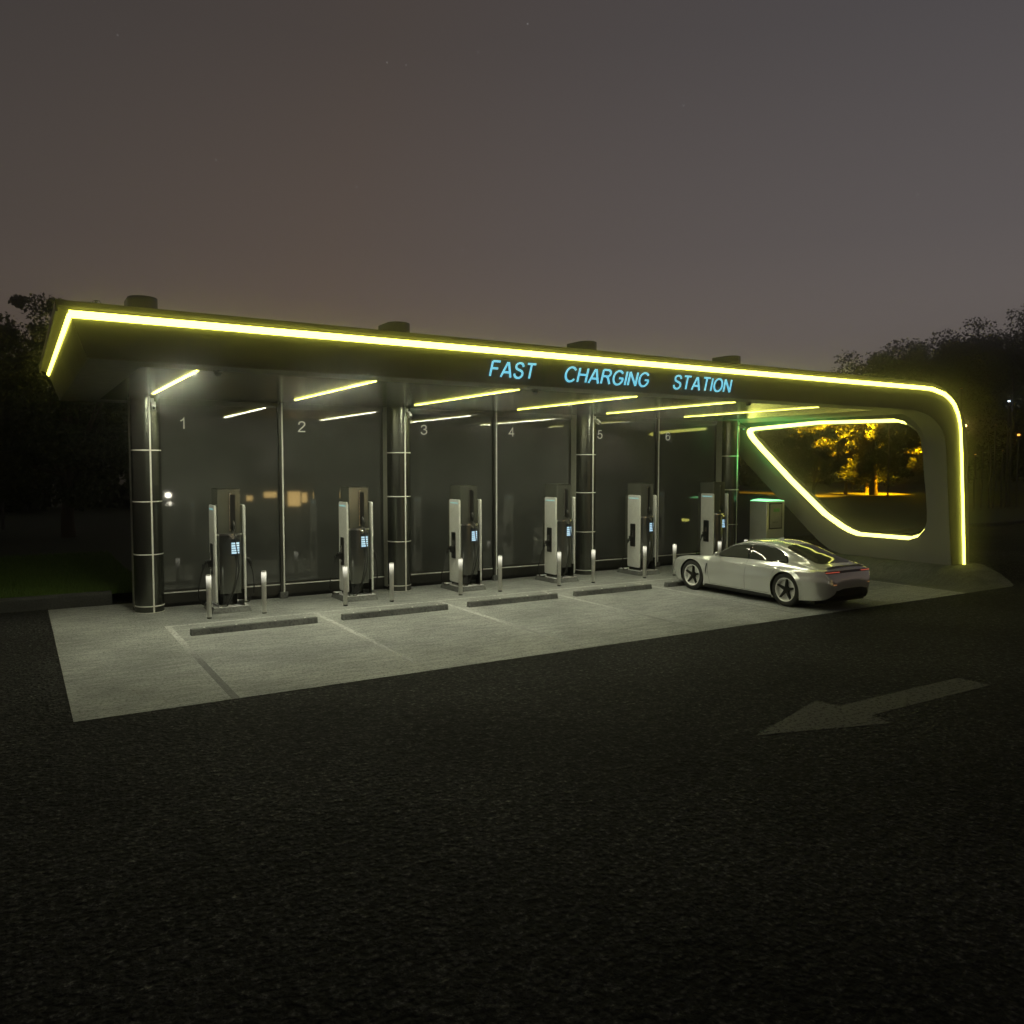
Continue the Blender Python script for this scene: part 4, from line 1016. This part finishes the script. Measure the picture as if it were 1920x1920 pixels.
for x, y, s, r_, t, lb, sz in [
  (68, 31, .78, 0, T3, 'broad dark tree just above the rounded portal corner', .76), (82, 32, 1.0, 120, T3, 'tall dark tree crown right of the portal', .98),
  (97, 30, 1.25, 40, T3, 'tallest dark tree at the right picture edge', 1.12), (50, 36, .9, 70, T2, 'dark tree seen between the last column and the end wall', .62),
  (58, 30, .62, 160, T2, 'lamp-lit amber tree seen at the left of the wall opening', .66), (66.5, 33, .7, 210, T2, 'lamp-lit amber tree in the middle of the wall opening', .62),
  (74, 36, .8, 300, T2, 'brightest lamp-lit tree at the right of the wall opening', .62), (95, 60, .9, 20, T3, 'far dark tree behind the one right of the portal', .7), (140, 62, 1.2, 90, T3, 'far dark tree near the right picture edge', 1.0)]:
    put(t, used, x, y, s, r_, lb, G2, .45, sz)
for i, (x, y, s, r_) in enumerate([(2, -50, 1.0, 10), (12, -54, .95, 60), (24, -51, 1.05, 110), (34, -51, .9, 170), (43.5, -51.5, .95, 230), (65, -51, 1.05, 280), (78, -52, 1.0, 330), (-10, -52, 1.1, 20)]):
    put(T2, used, x, y, s, r_, 'dark tree across the road, reflected in the windows', G3, -.1, s * .68)
def wood(x0, x1, y0, y1, h, n, z, nm):
    g_ = np.random.default_rng(5); nc = n // 60
    cx = g_.uniform(x0, x1, nc); cy_ = g_.uniform(y0, y1, nc); hh = h * (.75 + .2 * np.sin(cx * .31) + .13 * np.sin(cx * .83 + 1)); cz = z + hh * g_.random(nc) ** .6
    c = np.repeat(np.c_[cx, cy_, cz], 60, 0); m_ = len(c); pos = c + g_.normal(0, .8, (m_, 3))
    a = g_.normal(0, 1, (m_, 3)); a /= np.linalg.norm(a, axis=1)[:, None]; b = np.cross(a, g_.normal(0, 1, (m_, 3))); b /= np.linalg.norm(b, axis=1)[:, None]
    s_ = .34 * g_.uniform(.6, 1.4, (m_, 1)); v = np.stack([pos - a * s_, pos + b * s_ * .6, pos + a * s_, pos - b * s_ * .6], 1).reshape(-1, 3)
    me = bpy.data.meshes.new(nm); me.from_pydata(v.tolist(), [], [(4 * i, 4 * i + 1, 4 * i + 2, 4 * i + 3) for i in range(m_)]); me.materials.append(M['leaf'])
    o = bpy.data.objects.new(nm, me); C.objects.link(o); return o
tag(wood(-45, 60, 44, 52, 6.5, 42000, .2, 'far_wood'), 'black far off wood closing the lawn behind the station', 'wood', kind='stuff')
tag(wood(60, 235, 62, 74, 8.5, 60000, .45, 'far_wood'), 'black far off wood beyond the trees at right', 'wood', kind='stuff')
def far_lamp(x, y, z, mat, rad, label, energy=0, col=(1, .6, .2), zb=0, aim=None):
    t = empty('street_lamp', (x, y, zb)); tag(t, label, 'street lamp', 'distant lamps among the trees')
    MB().tube([(0, 0, 0), (0, 0, z + .1)], [.08, .05], 8).build('post', M['post'], t)
    MB().lathe([(.0, z + rad * .9), (rad * .8, z + rad * .5), (rad, z), (rad * .8, z - rad * .5), (0, z - rad * .9)], n=14, cap=False).build('lamp_head', M[mat], t, smooth=True)
    if energy:
        la = bpy.data.lights.new('lamp_bulb', 'POINT'); la.energy = energy; la.color = col; la.shadow_soft_size = rad * 1.2
        if aim:
            bpy.data.lights.remove(la); la = bpy.data.lights.new('lamp_bulb', 'SPOT'); la.energy = energy; la.color = col; la.shadow_soft_size = rad; la.spot_size = R(84); la.spot_blend = .6
        lo = bpy.data.objects.new('lamp_bulb', la); lo.location = (0, 0, z - rad - .1); lo.parent = t; C.objects.link(lo)
        if aim: lo.location = (0, rad + .1, z); lo.rotation_euler = (Vector(aim) - Vector((x, y + rad + .1, z + zb))).to_track_quat('-Z', 'Y').to_euler()
    return t
far_lamp(73.5, 25.5, 6.6, 'lampwarm', .2, 'amber street lamp behind the top of the end wall opening', 300000, (1, .45, .004), .45, (71, 34, 4.6))
far_lamp(60.5, 24.5, 6.6, 'lampwarm', .12, 'weaker amber street lamp behind the top left of the wall opening', 150000, (1, .44, .01), .45, (60.5, 33, 5.4))
far_lamp(49, 30.5, 4.0, 'lampwarm', .12, 'small amber lamp between last column and end wall', 6000, (1, .42, .04), .45, (50, 38, 5.0))
for x, z, m_, r_, lb in [(54.84, 7.64, 'lampcool', .07, 'bright cold white lamp high among the right trees'), (50.97, 4.02, 'lampamber', .055, 'small warm lamp just right of the portal leg'),
   (51.85, 4.17, 'lampamber', .035, 'tiny amber lamp second from the portal leg'), (53.29, 5.99, 'lampamber', .05, 'dim orange lamp below the cold white one'), (56.22, 5.4, 'lampamber', .10, 'orange lamp at the right picture edge'),
   (52.8, 4.39, 'lampwhite2', .04, 'tiny whitish lamp low right of the portal leg'), (49.13, 8.21, 'lampamber', .05, 'orange lamp above the rounded portal corner'), (54.25, 4.3, 'lampamber', .05, 'orange lamp low near the right picture edge'), (55.26, 9.3, 'lampamber', .04, 'orange lamp highest at right')]:
    far_lamp(x, 12, z - .45, m_, r_, lb, 0, zb=.45)
far_lamp(-3.05, 28.5, 2.75, 'lampgreen', .14, 'tiny green lamp at the left picture edge', 0, zb=.2)
# across the road: path lamps, lit shop front, reflected in the dark glass
far_lamp(4.7, -26, 1.62, 'lampwhite', .15, 'bright white path lamp reflected beside the first column', 0); far_lamp(4.9, -27.2, 1.12, 'lampwhite', .11, 'lower white path lamp under the brighter one', 0)
far_lamp(15.2, -29, 1.5, 'lampwhite', .10, 'white path lamp reflected beside the second column', 0)
far_lamp(33.5, -42.5, 2.4, 'lampwarm', .03, 'lamp lighting a yellow green tree across the road', 60000, (.9, .8, .12)); far_lamp(42.5, -43, 2.1, 'lampgreen', .03, 'lamp with greenish light across the road', 40000, (.35, .9, .12)); far_lamp(65, -42.5, 4.5, 'lampamber', .03, 'amber lamp lighting the farthest tree across the road', 90000, (1, .4, .03))
sh = empty('roadside_shop', (14.6, -36, 0)); tag(sh, 'low dark shop with warm lit windows across the road, reflected in windows 1 and 2', 'shop')
MB().box(-5, 5, -4, 0, 0, 2.1).build('wall', M['brickw'], sh); MB().box(-5.3, 5.3, -4.3, .5, 2.101, 2.3).build('roof', M['post'], sh)
for x0, x1, z0, z1 in [(-4.6, -4.1, .7, 1.2), (-3.3, -2.9, .8, 1.15), (-2.1, -1.2, 1.0, 1.4), (-1.0, -.75, .6, 1.4), (-.4, .5, .35, 1.4), (.6, 1.0, .6, 1.3), (1.5, 1.9, .7, 1.35), (2.1, 2.6, .7, 1.35), (3.0, 3.5, .8, 1.3), (3.9, 4.6, .8, 1.2)]:
    MB().box(x0, x1, .0, .02, z0, z1).build('window', M['winlit'], sh)

# ------------------------------------------------------------------ sky
w = bpy.data.worlds.new('World'); S.world = w; w.use_nodes = True; nt = w.node_tree; bg = nt.nodes['Background']
tc = N(nt, 'ShaderNodeTexCoord'); sep = N(nt, 'ShaderNodeSeparateXYZ'); L(nt, tc.outputs['Generated'], sep.inputs[0])
rz = ramp(nt, sep.outputs['Z'], [(0, (.19, .147, .112)), (.10, (.152, .115, .090)), (.25, (.104, .082, .070)), (.45, (.072, .060, .055)), (1, (.035, .033, .036))])
az = N(nt, 'ShaderNodeVectorMath', operation='DOT_PRODUCT'); az.inputs[1].default_value = (.85, .25, 0); L(nt, tc.outputs['Generated'], az.inputs[0])
ra = ramp(nt, az.outputs['Value'], [(.10, (.66, .70, .74)), (.5, (1.0, .97, .95)), (.95, (1.15, 1.32, 1.60))])
mx = N(nt, 'ShaderNodeMix', data_type='RGBA', blend_type='MULTIPLY'); mx.inputs[0].default_value = 1
L(nt, rz.outputs[0], mx.inputs[6]); L(nt, ra.outputs[0], mx.inputs[7])
vo = N(nt, 'ShaderNodeTexVoronoi'); vo.inputs['Scale'].default_value = 38; L(nt, tc.outputs['Generated'], vo.inputs['Vector'])
rs = ramp(nt, vo.outputs['Distance'], [(0, g3(.2)), (.05, g3(0))])
no = N(nt, 'ShaderNodeTexNoise'); no.inputs['Scale'].default_value = 16; L(nt, tc.outputs['Generated'], no.inputs['Vector'])
rn = ramp(nt, no.outputs['Fac'], [(.46, g3(0)), (.66, g3(1))])
m2 = N(nt, 'ShaderNodeMix', data_type='RGBA', blend_type='MULTIPLY'); m2.inputs[0].default_value = 1; L(nt, rs.outputs[0], m2.inputs[6]); L(nt, rn.outputs[0], m2.inputs[7])
m3 = N(nt, 'ShaderNodeMix', data_type='RGBA', blend_type='ADD'); m3.inputs[0].default_value = 1; L(nt, mx.outputs[2], m3.inputs[6]); L(nt, m2.outputs[2], m3.inputs[7])
L(nt, m3.outputs[2], bg.inputs[0]); bg.inputs[1].default_value = 1.0

# ------------------------------------------------------------------ haze added to make the bloom round the light strips
HAZE = .0048
hz = MB().box(-100, 260, -75, 205, -1.2, 26).build('haze', None); m = bpy.data.materials.new('bloom_haze'); m.use_nodes = True
nt = m.node_tree; nt.nodes.clear(); out = nt.nodes.new('ShaderNodeOutputMaterial'); pv = nt.nodes.new('ShaderNodeVolumePrincipled')
pv.inputs['Color'].default_value = (.9, .9, .88, 1); pv.inputs['Density'].default_value = HAZE; pv.inputs['Anisotropy'].default_value = .976
nt.links.new(pv.outputs[0], out.inputs['Volume']); hz.data.materials.append(m); tag(hz, kind='stuff')

# ------------------------------------------------------------------ camera
yaw, pitch, roll = .5493, -.0562, .0006
f = Vector((math.sin(yaw) * math.cos(pitch), math.cos(yaw) * math.cos(pitch), math.sin(pitch)))
r = f.cross(Vector((0, 0, 1))).normalized(); u = r.cross(f)
r2 = r * math.cos(roll) + u * math.sin(roll); u2 = -r * math.sin(roll) + u * math.cos(roll)
cam = bpy.data.cameras.new('camera'); co = bpy.data.objects.new('camera', cam); C.objects.link(co)
mt = Matrix((r2, u2, -f)).transposed().to_4x4(); mt.translation = (-2.4618, -17.3914, 3.2216); co.matrix_world = mt
cam.sensor_width = 36; cam.lens = 1518.9 / 1920 * 36; cam.clip_end = 3000; cam.clip_start = .1
S.camera = co
S.view_settings.view_transform = 'Standard'; S.view_settings.look = 'None'; S.view_settings.exposure = 0; S.view_settings.gamma = 1
S.render.engine = 'CYCLES'; cy = S.cycles
cy.use_denoising = True
try: cy.denoiser = 'OPENIMAGEDENOISE'; cy.denoising_input_passes = 'RGB_ALBEDO_NORMAL'
except Exception: pass
cy.max_bounces = 6; cy.diffuse_bounces = 3; cy.glossy_bounces = 4; cy.transmission_bounces = 4; cy.volume_bounces = 0; cy.transparent_max_bounces = 12
cy.caustics_reflective = False; cy.caustics_refractive = False; cy.sample_clamp_indirect = 4
cy.use_light_tree = True
